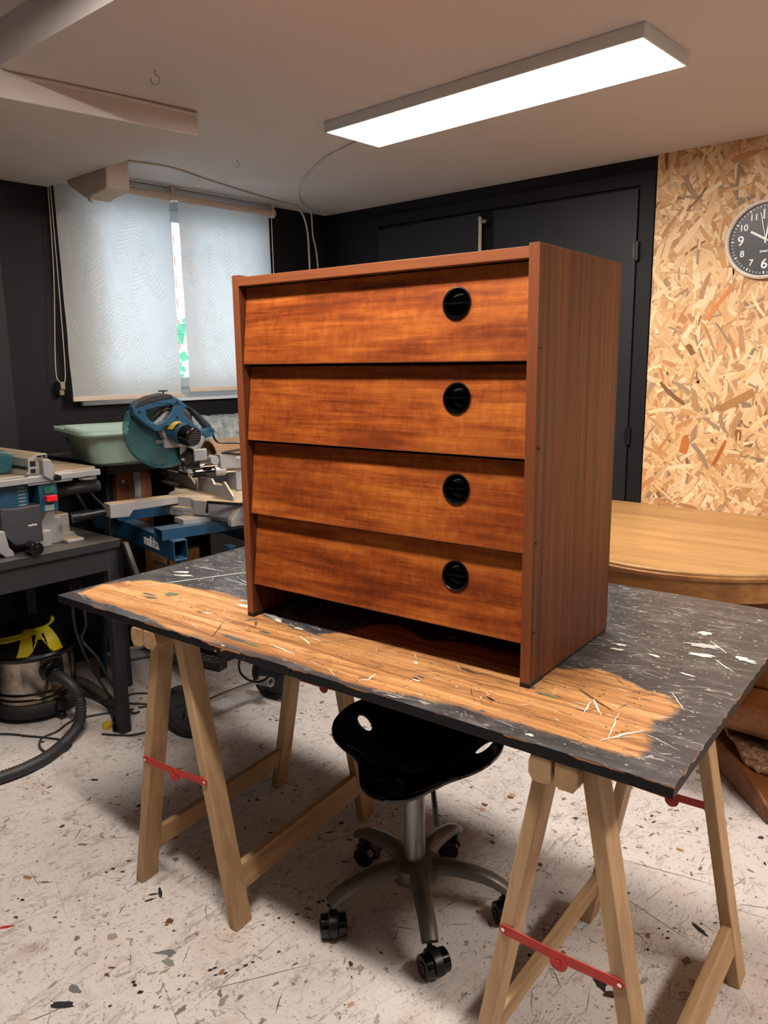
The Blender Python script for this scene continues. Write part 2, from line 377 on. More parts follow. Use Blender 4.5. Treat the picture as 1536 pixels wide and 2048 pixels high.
def ob(name, mb, mat, parent=None, bevel=0, smooth=40, X=None, kind=None, label=None, segs=2, cat=None, group=None, loc=None, sub=0):
    me = bpy.data.meshes.new(name); me.from_pydata([tuple(p) for p in mb.v], [], mb.f); me.update()
    import bmesh
    bm = bmesh.new(); bm.from_mesh(me)
    if not mb.c: bmesh.ops.remove_doubles(bm, verts=bm.verts, dist=1e-6); bmesh.ops.recalc_face_normals(bm, faces=bm.faces)
    bm.to_mesh(me); bm.free()
    if mb.c:
        at = me.color_attributes.new('col', 'FLOAT_COLOR', 'POINT')
        at.data.foreach_set('color', [x for c in mb.c for x in c])
    if mb.uv:
        at = me.attributes.new('uvw', 'FLOAT_VECTOR', 'POINT'); at.data.foreach_set('vector', [x for c in mb.uv for x in c])
    for m in (mat if isinstance(mat, (list, tuple)) else [mat]): me.materials.append(m)
    if smooth: me.shade_smooth(); me.set_sharp_from_angle(angle=radians(smooth))
    o = bpy.data.objects.new(name, me); C.objects.link(o)
    if parent: o.parent = parent
    if X is not None: o.matrix_local = X
    if loc is not None: o.location = loc
    if bevel: b = o.modifiers.new('b', 'BEVEL'); b.width = bevel; b.segments = segs; b.limit_method = 'ANGLE'; b.angle_limit = radians(35)
    if kind: o['kind'] = kind
    if label: o['label'] = label
    if cat: o['category'] = cat
    if group: o['group'] = group
    return o
def thing(name, label, cat, loc=(0, 0, 0), yaw=0, group=None, kind=None):
    o = bpy.data.objects.new(name, None); C.objects.link(o); o.empty_display_size = .05
    o.location = loc; o.rotation_euler = (0, 0, radians(yaw)); o['label'] = label; o['category'] = cat
    if group: o['group'] = group
    return o
def T(x=0, y=0, z=0): return Matrix.Translation((x, y, z))
def Rx(a): return Matrix.Rotation(a, 4, 'X')
def Ry(a): return Matrix.Rotation(a, 4, 'Y')
def Rz(a): return Matrix.Rotation(a, 4, 'Z')
def text(name, s, size, mat, parent, X, ext=.0006, label=None, bold=0, sx=1):
    cu = bpy.data.curves.new(name, 'FONT'); cu.body = s; cu.size = size; cu.extrude = ext; cu.align_x = 'CENTER'; cu.align_y = 'CENTER'; cu.offset = bold
    o = bpy.data.objects.new(name + '_tmp', cu); C.objects.link(o)
    dg = bpy.context.evaluated_depsgraph_get(); me = bpy.data.meshes.new_from_object(o.evaluated_get(dg)); C.objects.unlink(o); bpy.data.objects.remove(o)
    me.materials.clear(); me.materials.append(mat)
    n = bpy.data.objects.new(name, me); C.objects.link(n); n.parent = parent; n.matrix_local = X @ Matrix.Diagonal((sx, 1, 1, 1))
    if label: n['label'] = label
    return n
def copy_tree(o, parent=None):
    c = o.copy(); C.objects.link(c)
    if parent: c.parent = parent
    for ch in [x for x in bpy.data.objects if x.parent == o]: copy_tree(ch, c)
    return c

# ================================================================== SETTING
fl = ob('floor', MB().box(-3.8, 2.3, -2.3, 3.6, -.1, 0), M['floor'], kind='structure', smooth=0)
fl['label'] = 'off-white painted floor full of scratches and paint spots'
ZC = 2.245
ob('ceiling', MB().box(-3.8, 2.3, 1.138, 3.6, ZC, ZC + .2).box(-3.8, 2.3, -2.3, 1.138, 2.36, 2.5), M['ceiling'], kind='structure', smooth=0)
sf = MB().prism([(-3.6, 1.138), (-2.42, 1.138), (-2.325, 1.768), (-3.6, 1.80)], 'z', 2.167, 2.25)
ob('ceiling_soffit', sf, M['soffit'], kind='structure', smooth=0, bevel=.003)
tp = ob('trim_1', MB().tube([(-2.418, 1.16, 2.236), (-2.37, 1.46, 2.238), (-2.322, 1.765, 2.234)], .006, 8), M['white_cable'], kind='structure')
tp['label'] = 'thin white pipe in the corner along the top of the lowered ceiling box'
# left wall (black) with the window opening, in its own frame
WX = T(-3.442, 1.671, 0) @ Rz(radians(-2.3084))
wl = MB()
OY0, OY1, OZ0, OZ1 = .20, 1.33, 1.235, 2.20
wl.box(-.25, 0, -4.2, OY0, 0, 2.5); wl.box(-.25, 0, OY1, 2.0, 0, 2.5); wl.box(-.25, 0, OY0, OY1, 0, OZ0); wl.box(-.25, 0, OY0, OY1, OZ1, 2.5)
ob('wall_left', wl, M['wall_black'], kind='structure', smooth=0, X=WX)
ob('wall_left_pillar', MB().box(0, .10, -1.3, -.150, 0, 2.167), M['door_black'], kind='structure', smooth=0, X=WX, bevel=.002)
ob('baseboard_left', MB().box(0, .018, -.15, 1.76, 0, .085), M['wall_black'], kind='structure', X=WX, bevel=.003)
ob('wall_right', MB().box(2.2, 2.3, -2.3, 3.6, 0, 2.5), M['back_wall_paint'], kind='structure', smooth=0)
ob('wall_front', MB().box(-3.8, 2.3, -2.3, -2.2, 0, 2.5), M['back_wall_paint'], kind='structure', smooth=0)
wb = ob('wall_back', MB().box(-3.6, 2.3, 3.445, 3.6, 0, 2.4), M['wall_black'], kind='structure', smooth=0)
# OSB sheet with every visible strand as a thin flake
M['osb'] = plain('pressed strand board', (212, 168, 120), .6, 0, .12, 30, .2)
osb = ob('strand_board', MB().box(-1.381, 2.2, 3.432, 3.445, 0, ZC), M['osb'], wb, smooth=0)
sm = MB()
pal = [((232, 200, 154), 6), ((222, 184, 136), 7), ((210, 168, 118), 6), ((240, 214, 174), 4), ((200, 152, 100), 3.5), ((184, 142, 102), 1.6), ((166, 138, 110), 1.4), ((150, 126, 102), .7), ((134, 94, 60), .5), ((192, 136, 90), 1.2)]
cols = [lin(p[0]) for p in pal]; ws = [p[1] for p in pal]
rs = random.Random(5)
def strand(cx, cz, L, W_, ang, y, c):
    n = 4; pts = []
    a0 = rs.uniform(-.35, .35) * W_; a1 = rs.uniform(-.35, .35) * W_
    bend = rs.uniform(-.06, .06) * L
    top = [(-L / 2 + a0, -W_ / 2), (-L / 6, -W_ / 2 * rs.uniform(.8, 1.05) + bend), (L / 6, -W_ / 2 * rs.uniform(.8, 1.05) + bend), (L / 2 + a1, -W_ / 2 * rs.uniform(.3, 1))]
    bot = [(L / 2 - a1, W_ / 2 * rs.uniform(.5, 1)), (L / 6, W_ / 2 * rs.uniform(.8, 1.05) + bend), (-L / 6, W_ / 2 * rs.uniform(.8, 1.05) + bend), (-L / 2 - a0, W_ / 2 * rs.uniform(.5, 1))]
    ca, sa = cos(ang), sin(ang)
    o = len(sm.v)
    br = rs.uniform(.9, 1.08); cc = tuple(x * br for x in c[:3]) + (1,)
    off = (rs.uniform(0, 50), rs.uniform(0, 50))
    for (a, b) in top + bot:
        sm.v.append(Vector((min(max(cx + a * ca - b * sa, -1.381), 1.2), y, min(max(cz + a * sa + b * ca, .3), ZC)))); sm.c.append(cc); sm.uv.append((a + off[0], b + off[1], 0))
    sm.f += [[o, o + 1, o + 6, o + 7], [o + 1, o + 2, o + 5, o + 6], [o + 2, o + 3, o + 4, o + 5]]
NS = 9000
for i in range(NS):
    big = rs.random()
    L = rs.uniform(.05, .15) if big < .6 else rs.uniform(.02, .06); W_ = rs.uniform(.008, .03) if big < .5 else rs.uniform(.003, .010)
    if i < 3000: L *= 1.3; W_ *= 1.7
    an = rs.gauss(pi / 2, .75) if rs.random() < .7 else rs.uniform(0, pi)
    x = rs.uniform(-1.40, .55)
    strand(x, rs.uniform(.45, ZC + .03), L, W_, an, 3.4318 - i * 1.6e-7, rs.choices(cols, ws)[0])
for (x, z, L, W_, a, c) in [(-1.235, 1.905, .16, .03, .85, (238, 206, 170)), (-1.21, 2.045, .11, .010, .82, (132, 96, 66)), (-1.09, 1.62, .16, .018, .95, (216, 136, 74)), (-1.13, .98, .13, .022, -1.0, (160, 134, 110)), (-1.05, 1.0, .12, .018, 1.15, (176, 104, 50)), (-1.0, 1.22, .16, .035, .5, (170, 124, 78)), (-1.30, 1.17, .13, .018, .08, (244, 212, 168)), (-1.20, 1.03, .08, .04, 1.4, (184, 110, 56)), (-1.07, 1.50, .10, .010, 2.2, (150, 130, 112))]:
    strand(x, z, L, W_, a, 3.4300, lin(c))
ob('strand', sm, M['strand'], osb, kind='stuff', smooth=0)
kn = MB()
# closet front: frame, fixed right door, slightly open left door
tf = MB().box(-3.0, -1.385, 3.425, 3.445, 2.135, 2.188).box(-1.452, -1.385, 3.425, 3.445, 0, 2.135).box(-3.0, -2.94, 3.425, 3.445, 0, 2.135)
ob('trim_2', tf, M['wall_black'], kind='structure', bevel=.002, smooth=0)['label'] = 'black frame around the closet doors'
d1 = ob('door_1', MB().box(-2.19, -1.456, 3.418, 3.444, .01, 2.119), M['door_black'], kind='structure', bevel=.002, smooth=0)
d1['label'] = 'charcoal closet door beside the strand board'
for z in (1.86, 1.055):
    ob('hinge', MB().cyl((-1.448, 3.412, z - .04), (-1.448, 3.412, z + .04), .0085, n=12).box(-1.47, -1.44, 3.416, 3.419, z - .03, z + .03), M['black_plastic'], d1)
ob('hinge', MB().cyl((-1.448, 3.412, .26), (-1.448, 3.412, .34), .0085, n=12), M['black_plastic'], d1)
X2 = T(-2.937, 3.428, 0) @ Rz(radians(-3.6))
d2 = ob('door_2', MB().box(0, .693, -.012, .010, .01, 2.112), M['door_black'], kind='structure', X=X2, smooth=0)
d2['label'] = 'charcoal closet door standing slightly open with a pale edge'
ob('door_edge', MB().box(.693, .6965, -.011, .009, .01, 2.095), M['cream'], d2, smooth=0, label='unpainted pale edge')
ob('latch', MB().cyl((.698, .004, 2.075), (.725, .012, 2.072), .010, n=12), M['steel'], d2, label='metal latch pin')

# ------------------------------------------------------------------ window
wn = MB()
wn.box(-.09, -.03, OY0, OY1, OZ1 - .055, OZ1); wn.box(-.09, -.03, OY0, OY1, OZ0, OZ0 + .055); wn.box(-.09, -.03, OY0, OY0 + .055, OZ0, OZ1); wn.box(-.09, -.03, OY1 - .055, OY1, OZ0, OZ1)
win = ob('window_1', wn, M['white_pvc'], kind='structure', X=WX, bevel=.004)
win['label'] = 'white framed window behind the two blinds'
for a, b in ((OY0 + .05, .70), (.70, OY1 - .05)):
    s_ = MB(); s_.box(-.075, -.02, a, a + .045, OZ0 + .05, OZ1 - .05).box(-.075, -.02, b - .045, b, OZ0 + .05, OZ1 - .05).box(-.075, -.02, a, b, OZ1 - .105, OZ1 - .05).box(-.075, -.02, a, b, OZ0 + .05, OZ0 + .10)
    fr_ = ob('sash', s_, M['white_pvc'], win, bevel=.003)
    ob('pane', MB().box(-.052, -.048, a + .04, b - .04, OZ0 + .09, OZ1 - .1), M['glass'], fr_, smooth=0)
ob('sill', MB().box(-.10, .022, OY0 - .012, OY1 + .012, OZ0 - .018, OZ0).box(-.02, .014, OY0, OY1, OZ0, OZ0 + .012), M['white_pvc'], win, bevel=.002)
# ------------------------------------------------------------------ neighbouring house seen through the slit
hs = thing('brick_house', 'pale brick house wall seen through the slit between the blinds', 'building', (-5.2, 3.5, 0), 0)
ob('wall', MB().box(-.2, -.012, -1.6, 1.6, -.2, 3.2), M['mortar'], hs, smooth=0)
b0 = None
for r in range(16):
    for k in range(4):
        y = -.42 + k * .235 + (r % 2) * .115; z = 1.55 + r * .078
        if 9 <= r < 10: continue
        if b0 is None: b0 = ob('brick', MB().box(-.015, .004, -.11, .11, -.033, .033), M['brick'], hs, smooth=0, bevel=0)
        else: b_ = b0.copy(); C.objects.link(b_)
        q = b0 if (r == 0 and k == 0) else b_
        q.location = (0, y, z); 
for z in (2.23, 1.62): ob('ledge', MB().box(-.01, .03, -.6, .7, z, z + .045), M['lintel'], hs, smooth=0)
iv = thing('ivy', 'green climbing plant on the house wall outside the window', 'plant', (-5.15, 3.5, 1.0))
ob('stem', MB().tube([(0, -.1, -.9), (.01, .0, 0), (0, .03, .35), (.01, -.03, .72)], .008, 6), M['leaf'], iv)
rl = random.Random(3)
for k in range(16):
    a = rl.uniform(0, 6.28); L = rl.uniform(.07, .12)
    lf = MB().add([(0, 0, 0), (.012, L * .4, L * .35), (.004, L * .1, L), (.012, -L * .4, L * .45)], [(0, 1, 2, 3)])
    ob('leaf', lf, M['leaf'], iv, X=T(.01 + .004 * k, rl.uniform(-.12, .16), .2 + k * .035 + rl.uniform(-.03, .03)) @ Rx(a), smooth=0)

# ------------------------------------------------------------------ roller blinds
def leaves(y0, y1, z0, z1, fronds):
    m = MB()
    for (cy, cz, L, ang, wd) in fronds:
        d = Vector((0, cos(ang), sin(ang))); p = Vector((0, -sin(ang), cos(ang)))
        n = int(L / .019)
        def q(a, b, wdt):
            e = (b - a).normalized(); f = Vector((0, -e.z, e.y)) * wdt / 2
            pts = [a - f, b - f * .3, b + f * .3, a + f]
            if all(y0 < t.y < y1 and z0 < t.z < z1 for t in pts): m.add([(.0713, t.y, t.z) for t in pts], [(0, 1, 2, 3)])
        for i in range(n):
            t = i / n; c = Vector((0, cy, cz)) + d * (t * L) + p * (.03 * sin(t * 3)); w_ = wd * sin(pi * (.12 + .86 * t)) ** .6
            for s in (-1, 1): q(c, c + (d * .75 + p * s).normalized() * w_, .0068)
            q(c, c + d * .019, .0035)
    return m
def blind_thing(y0, y1, z0, label, fronds, chain_y, chain_z, brks, tube0):
    t = thing('roller_blind', label, 'blind', WX @ Vector((.07, (y0 + y1) / 2, z0)), 0, 'roller blinds at the window')
    L = t.matrix_basis.copy(); inv = T(*-(WX @ Vector((.07, (y0 + y1) / 2, z0)))) @ WX
    fb = MB(); n = 24
    for i in range(n + 1):
        z = z0 + .01 + (2.195 - z0 - .01) * i / n
        for y in (y0, (y0 + y1) / 2, y1): fb.v.append(Vector((.0705 + .0035 * sin(i * .9 + y * 5) * (1 - i / n) - .01 * (i / n), y, z)))
    for i in range(n):
        for k in (0, 1): fb.f.append([i * 3 + k, i * 3 + k + 1, i * 3 + k + 4, i * 3 + k + 3])
    f = ob('fabric', fb, M['blind'], t, X=inv)
    lv = leaves(y0 + .005, y1 - .005, z0 + .03, 2.12, fronds)
    ob('leaf_pattern', lv, M['leafprint'], f, X=T(.0035, 0, 0), smooth=0, kind='stuff')
    ob('bottom_bar', MB().box(.064, .077, y0 - .001, y1 + .001, z0 - .002, z0 + .020), M['cream'], t, X=inv, bevel=.003)
    ob('tube', MB().cyl((.055, tube0, 2.197), (.055, y1 + .01, 2.197), .019, n=18), M['cream'], t, X=inv)
    for by in brks: ob('bracket', MB().box(0, .075, by - .006, by + .006, 2.178, 2.243).cyl((.055, by - .014, 2.197), (.055, by + .014, 2.197), .024, n=18), M['cream'], t, X=inv, bevel=.002)
    if chain_z: 
        ob('chain', MB().tube([(.05, chain_y + .03, 2.19), (.052, chain_y + .02, 1.8), (.052, chain_y - .010, 1.40), (.052, chain_y + .002, chain_z + .03), (.052, chain_y + .012, chain_z + .022), (.052, chain_y + .026, chain_z + .03), (.052, chain_y + .034, 1.42), (.056, chain_y + .036, 1.8), (.06, chain_y + .035, 2.19)], .0022, 6), M['cream'], t, X=inv)
        ob('chain_holder', MB().box(0, .058, chain_y + .002, chain_y + .024, chain_z - .005, chain_z + .03).box(0, .045, chain_y + .002, chain_y + .024, chain_z - .03, chain_z - .005), M['steel'], t, X=inv, bevel=.002)
    else:
        ob('chain', MB().tube([(.05, chain_y - .022, 2.19), (.05, chain_y - .01, 1.5), (.05, chain_y, 1.38), (.05, chain_y + .012, 1.5), (.05, chain_y + .010, 2.19)], .0022, 6), M['cream'], t, X=inv)
    return t
F1 = [(.27, 1.62, .46, 1.57, .10), (.36, 1.42, .34, 1.75, .09), (.44, 1.62, .36, 1.3, .10), (.52, 1.36, .40, 1.9, .11), (.25, 1.28, .36, 1.4, .08), (.60, 1.70, .34, 1.8, .09), (.18, 1.5, .28, 1.9, .07), (.45, 1.26, .30, 1.5, .08), (.6, 1.3, .3, 1.3, .08), (.38, 1.86, .25, 1.2, .09), (.2, 1.9, .2, 1.4, .06)]
F2 = [(.92, 1.50, .50, 1.6, .10), (.83, 1.34, .38, 1.4, .09), (1.0, 1.32, .34, 1.8, .09), (1.12, 1.5, .42, 1.5, .09), (.80, 1.78, .3, 1.75, .07), (1.2, 1.3, .36, 1.3, .08), (1.04, 1.8, .3, 1.7, .08)]
blind_thing(.119, .687, 1.242, 'wide pale roller blind hanging over the window half next to the pillar', F1, .07, 1.30, (.702,), .13)
blind_thing(.735, 1.300, 1.263, 'pale roller blind nearer the dark room corner, partly hidden by the chest', F2, 1.318, 0, (1.325,), .716)
ob('trim_3', MB().box(0, .03, .12, 1.33, 2.226, 2.242), M['white_pvc'], kind='structure', X=WX)['label'] = 'thin white rail above the blinds'
# rough plaster lump under the ceiling box
pl = MB().prism([(-3.283, 2.242), (-3.281, 2.168), (-3.264, 2.147), (-3.139, 2.082), (-3.117, 2.074), (-3.085, 2.084), (-2.985, 2.094), (-2.968, 2.104), (-2.964, 2.242)], 'y', 1.795, 1.90)
pl.sphere((-3.117, 1.81, 2.076), .013)
ob('plaster_lump', pl, M['plaster'], label='rough plaster wedge with a knob hanging from the ceiling in front of a blind', cat='plaster wedge', bevel=.006)

# ------------------------------------------------------------------ ceiling lamps, hooks, cables
def panel(x, y, z, yaw, label, W_=.287, mat='panel_light'):
    t = thing('ceiling_lamp', label, 'lamp', (x, y, z), yaw)
    L = 1.195
    fm = MB().prism([(-L / 2, -W_ / 2), (L / 2, -W_ / 2), (L / 2, W_ / 2), (-L / 2, W_ / 2)], 'z', -.036, -.001, holes=[[(-L / 2 + .007, -W_ / 2 + .007), (-L / 2 + .007, W_ / 2 - .007), (L / 2 - .007, W_ / 2 - .007), (L / 2 - .007, -W_ / 2 + .007)]])
    fm.box(-L / 2 + .004, L / 2 - .004, -W_ / 2 + .004, W_ / 2 - .004, -.010, -.001)
    ob('frame', fm, M['white_pvc'], t, smooth=0)
    ob('diffuser', MB().box(-L / 2 + .007, L / 2 - .007, -W_ / 2 + .007, W_ / 2 - .007, -.0345, -.012), M[mat], t, smooth=0)
panel(-1.489, 2.266, ZC, -2.2, 'long flat lit ceiling panel lamp above the chest of drawers')
panel(-1.15, .72, 2.36, -2.2, 'narrow ceiling tube lamp overhead near the camera, out of view', .075, 'tube_light')
panel(.95, 1.75, ZC, -92, 'third ceiling panel lamp above the floor beyond the oak dining table, out of view')
def hook(x, y, s, yaw, label):
    t = ob('ceiling_hook', MB().tube([(0, 0, 0), (0, 0, -.012 * s), (.010 * s, 0, -.022 * s), (.008 * s, 0, -.036 * s), (-.006 * s, 0, -.040 * s), (-.014 * s, 0, -.030 * s), (-.014 * s, 0, -.022 * s)], .0016 * s, 8), M['steel'], label=label, cat='hook', group='hooks in the ceiling')
    t.matrix_basis = T(x, y, ZC) @ Rz(yaw)
hook(-2.10, 1.455, 1.0, .7, 'bigger steel hook screwed into the ceiling beside the lowered box')
hook(-2.73, 2.27, .72, .6, 'small thin hook in the ceiling above the blinds')
ob('ceiling_cable', MB().tube([(-3.13, 1.80, 2.241), (-3.03, 2.11, 2.241), (-3.11, 2.42, 2.241), (-3.185, 2.72, 2.241), (-3.235, 2.96, 2.24), (-3.255, 3.10, 2.235), (-3.262, 3.18, 2.16), (-3.262, 3.2, 1.93), (-3.262, 3.205, 1.2)], .005, 8), M['white_cable'], label='white cable run along the ceiling from the lowered box into the room corner', cat='cable')
ob('lamp_cable', MB().tube([(-2.09, 2.37, 2.236), (-2.22, 2.42, 2.241), (-2.44, 2.50, 2.241), (-2.74, 2.675, 2.241), (-2.99, 2.87, 2.241), (-3.18, 3.08, 2.241), (-3.24, 3.20, 2.22), (-3.26, 3.23, 2.1), (-3.258, 3.262, 1.93), (-3.255, 3.30, 1.2)], .004, 8), M['white_cable'], label='thin white cable curving from the lit ceiling lamp to the corner', cat='cable')

# ================================================================== CHEST OF DRAWERS
CW, CD, CH, TH = .776, .3988, .822, .0203
ch = thing('chest_of_drawers', 'reddish brown veneered chest of four slanted drawers standing on the worn workbench', 'chest of drawers', (-1.4767, 1.196, .778), 3.603)
for i, x in enumerate((0, CW - TH)):
    p = ob('side_panel', MB().box(x + .0006, x + TH - .0006, .0012, CD, .006, CH), M['laminate'], ch, bevel=.0006)
    ob('edge_strip', MB().box(x, x + TH, 0, .0014, .006, CH), M['mahog_edge'], p, bevel=.0004)
    ob('foot_strip', MB().box(x, x + TH, -.0005, .06, 0, .010).box(x + .002, x + TH - .002, .06, CD, 0, .006), M['foot_black'], p, bevel=.0005)
    for z in (.644, .464, .286, .1096):
        xs = -.001 if i == 0 else CW
        s_ = MB().cyl((xs - .0006, 0, 0), (xs + .0022, 0, 0), .0044, .0036, 14)
        if i: s_.box(xs + .0018, xs + .0026, -.003, .003, -.0004, .0004)
        ob('screw', s_, M['brass_screw'], p, X=T(0, .016, z))
ob('top_panel', MB().box(TH, CW - TH, .0005, CD, .7975, .8172), M['mahog_top'], ch, bevel=.0006)
ob('back_panel', MB().box(TH, CW - TH, CD - .006, CD - .001, .05, .797), M['laminate'], ch, smooth=0)
ob('plinth', MB().box(TH, CW - TH, CD - .05, CD - .03, 0.001, .07), M['foot_black'], ch, smooth=0)
W2 = CW - 2 * TH - .002
circ = lambda r, cx=0, cy=0, n=36: [(cx + r * cos(2 * pi * k / n), cy + r * sin(2 * pi * k / n)) for k in range(n)]
for i, (zb, yb, H) in enumerate(((.6222, .0042, .174), (.4438, .0066, .172), (.2650, .0070, .172), (.0866, .0064, .172))):
    tilt = math.atan2(.0205, .169)
    X = T(TH + .001, yb, zb) @ Rx(-tilt)
    X = T(TH + .001, yb, zb) @ Matrix(((1, 0, 0, 0), (0, cos(tilt), sin(tilt), 0), (0, -sin(tilt), cos(tilt), 0), (0, 0, 0, 1)))
    hx, hz = .5780 - .0006 * i, .1075
    bd = MB().prism([(0, 0), (W2, 0), (W2, H), (0, H)], 'y', 0, .014, holes=[circ(.0275, hx, hz)])
    bd.box(.012, W2 - .012, .020, .36, .012, .10)
    dr = ob('drawer', bd, M['mahog'], ch, X=X, bevel=.0007, smooth=30)
    ob('edge_strip', MB().box(0, W2, -.0004, .0136, -.0012, .0002), M['mahog_edge'], dr, smooth=0)
    Xh = T(hx, 0, hz) @ Rx(pi / 2)      # local z -> -y (towards the room)
    hd = MB()
    hd.lathe([(.0302, -.0005), (.0312, .0012), (.0306, .0034), (.0284, .0040), (.0268, .0026), (.0262, -.004), (.0235, -.0110), (.0150, -.0150), (.0001, -.0160)], 40)
    hd.prism([(-.0262, -.0012), (-.0100, -.0018), (.0100, -.0018), (.0262, -.0012), (.0262, .0012), (.010, .0018), (-.010, .0018), (-.0262, .0012)], 'z', -.0150, .0030)
    ob('handle', hd, M['black_gloss'], dr, X=Xh, smooth=50, label='round black recessed pull with a bar across')

# ================================================================== WORKBENCH BOARD
TL, TW_, TY = 1.676, .975, radians(2.995)
TX = T(-2.0328, .9831, .778) @ Rz(TY)
patch = [(0.033,0.04),(0.012,0.112),(0.033,0.193),(0.085,0.242),(0.175,0.254),(0.281,0.267),(0.382,0.279),(0.487,0.264),(0.56,0.235),(0.600,0.200),(0.671,0.192),(0.731,0.175),(0.802,0.180),(0.835,0.225),(0.862,0.305),(0.921,0.346),(1.028,0.297),(1.136,0.335),(1.246,0.339),(1.344,0.32),(1.406,0.353),(1.462,0.352),(1.523,0.318),(1.56,0.32),(1.594,0.285),(1.597,0.23),(1.58,0.198),(1.586,0.149),(1.601,0.104),(1.601,0.055),(1.568,0.048),(1.534,0.049),(1.503,0.050),(1.468,0.048),(1.431,0.048),(1.39,0.048),(1.347,0.044),(1.32,0.046),(1.282,0.050),(1.238,0.040),(1.189,0.032),(1.142,0.024),(1.083,0.018),(1.024,0.014),(0.956,0.018),(0.904,0.022),(0.807,0.027),(0.742,0.018),(0.669,0.015),(0.598,0.004),(0.473,0.004),(0.41,0.020),(0.334,0.028),(0.224,0.034),(0.157,0.031),(0.102,0.034)]
extra = [((.60, .215), (.86, .245), .018)]
def sdf(px, py):
    d = 1e9; ins = False; n = len(patch)
    for i in range(n):
        ax, ay = patch[i]; bx, by = patch[(i + 1) % n]
        ex, ey = bx - ax, by - ay; t = max(0, min(1, ((px - ax) * ex + (py - ay) * ey) / (ex * ex + ey * ey)))
        dd = (px - ax - ex * t) ** 2 + (py - ay - ey * t) ** 2
        if dd < d: d = dd
        if (ay > py) != (by > py) and px < (bx - ax) * (py - ay) / (by - ay) + ax: ins = not ins
    d = math.sqrt(d); return d if ins else -d
tb = thing('workbench_board', 'large black board worn down to bare wood along its front, laid on two trestles', 'table top', (-2.0328, .9831, .778), 2.995)
g = MB(); nx, ny = 210, 122
for j in range(ny + 1):
    for i in range(nx + 1):
        x = TL * i / nx; y = TW_ * j / ny
        g.v.append(Vector((x, y, 0)))
        s_ = sdf(x, y); m_ = max(0, min(1, .5 + s_ / .07)); 
        g.c.append((m_, m_, m_, 1))
for j in range(ny):
    for i in range(nx): a = j * (nx + 1) + i; g.f.append([a, a + 1, a + nx + 2, a + nx + 1])
core = ob('board', MB().box(0, TL, 0, TW_, -.0205, -.0003), M['top_edge'], tb, bevel=.0015, label='black painted edge chipped to the bare wood')
me_cols = [c[0] for c in g.c]; g.c = []
sf_ = ob('worn_surface', g, M['top'], core, smooth=0)
at = sf_.data.attributes.new('mask', 'FLOAT', 'POINT'); at.data.foreach_set('value', me_cols)
# dried paint blobs and streaks on the board
def blob(m, x, y, L, W_, ang, c, z, rnd, n=11, jag=.25):
    o = len(m.v); ca, sa = cos(ang), sin(ang)
    for k in range(n):
        t = 2 * pi * k / n; r = 1 + rnd.uniform(-jag, jag); a = cos(t) * L / 2 * r; b = sin(t) * W_ / 2 * r
        m.v.append(Vector((x + a * ca - b * sa, y + a * sa + b * ca, z))); m.c.append(c)
    m.f.append(list(range(o, o + n)))
def streak(m, x0, y0, x1, y1, W_, c, z, rnd, n=5):
    o = len(m.v); dx, dy = x1 - x0, y1 - y0; L = math.hypot(dx, dy); px_, py_ = -dy / L, dx / L; P = []
    for i in range(n + 1):
        t = i / n; w_ = W_ * (.25 + sin(pi * t)) / 2 * rnd.uniform(.6, 1.2); o2 = rnd.uniform(-.5, .5) * W_
        P.append((x0 + dx * t + px_ * o2, y0 + dy * t + py_ * o2, w_))
    for (a, b, w_) in P:
        m.v.append(Vector((a + px_ * w_, b + py_ * w_, z))); m.v.append(Vector((a - px_ * w_, b - py_ * w_, z))); m.c += [c, c]
    for i in range(n): m.f.append([o + 2 * i, o + 2 * i + 1, o + 2 * i + 3, o + 2 * i + 2])
rt = random.Random(21); tm = MB()
WHT = [lin(c) for c in ((208, 206, 198), (182, 184, 176), (150, 156, 150), (216, 210, 196), (140, 136, 130))]
DRK = [lin(c) for c in ((44, 38, 34), (70, 52, 38), (58, 56, 58), (98, 70, 46))]
inside = lambda x, y: sdf(x, y) > 0
def okp(x, y): return .01 < x < TL - .01 and .01 < y < TW_ - .01
zt = .00015
for i in range(2400):
    x, y = rt.uniform(.02, TL - .02), rt.uniform(.02, TW_ - .02); zt += 2e-7
    if inside(x, y): continue
    r = rt.random(); an = rt.gauss(.1, .5)
    if r < .72: blob(tm, x, y, rt.uniform(.002, .009), rt.uniform(.001, .003), an, rt.choice(WHT), zt, rt, 8)
    elif r < .745: blob(tm, x, y, rt.uniform(.010, .022), rt.uniform(.005, .010), an, rt.choice(WHT), zt, rt, 14, .4)
    else:
        L = rt.uniform(.01, .07); 
        if okp(x + L, y + L): streak(tm, x, y, x + L * cos(an), y + L * sin(an), rt.uniform(.0008, .002), rt.choice(WHT), zt, rt)
for i in range(800):
    x, y = rt.uniform(.05, 1.6), rt.uniform(.02, .36); zt += 2e-7
    if not inside(x, y): continue
    an = rt.gauss(0, .5)
    if rt.random() < .5: blob(tm, x, y, rt.uniform(.002, .008), rt.uniform(.0015, .003), an, rt.choice(DRK + WHT[:1]), zt, rt, 8)
    else:
        L = rt.uniform(.008, .05)
        if okp(x + L, y + .03): streak(tm, x, y, x + L * cos(an), y + L * sin(an), rt.uniform(.0006, .0016), rt.choice(DRK[1:] + WHT[3:4]), zt, rt)
G_ = lin((96, 118, 92)); Wc = lin((222, 218, 208)); Dk = lin((40, 38, 40)); Gy = lin((92, 96, 98))
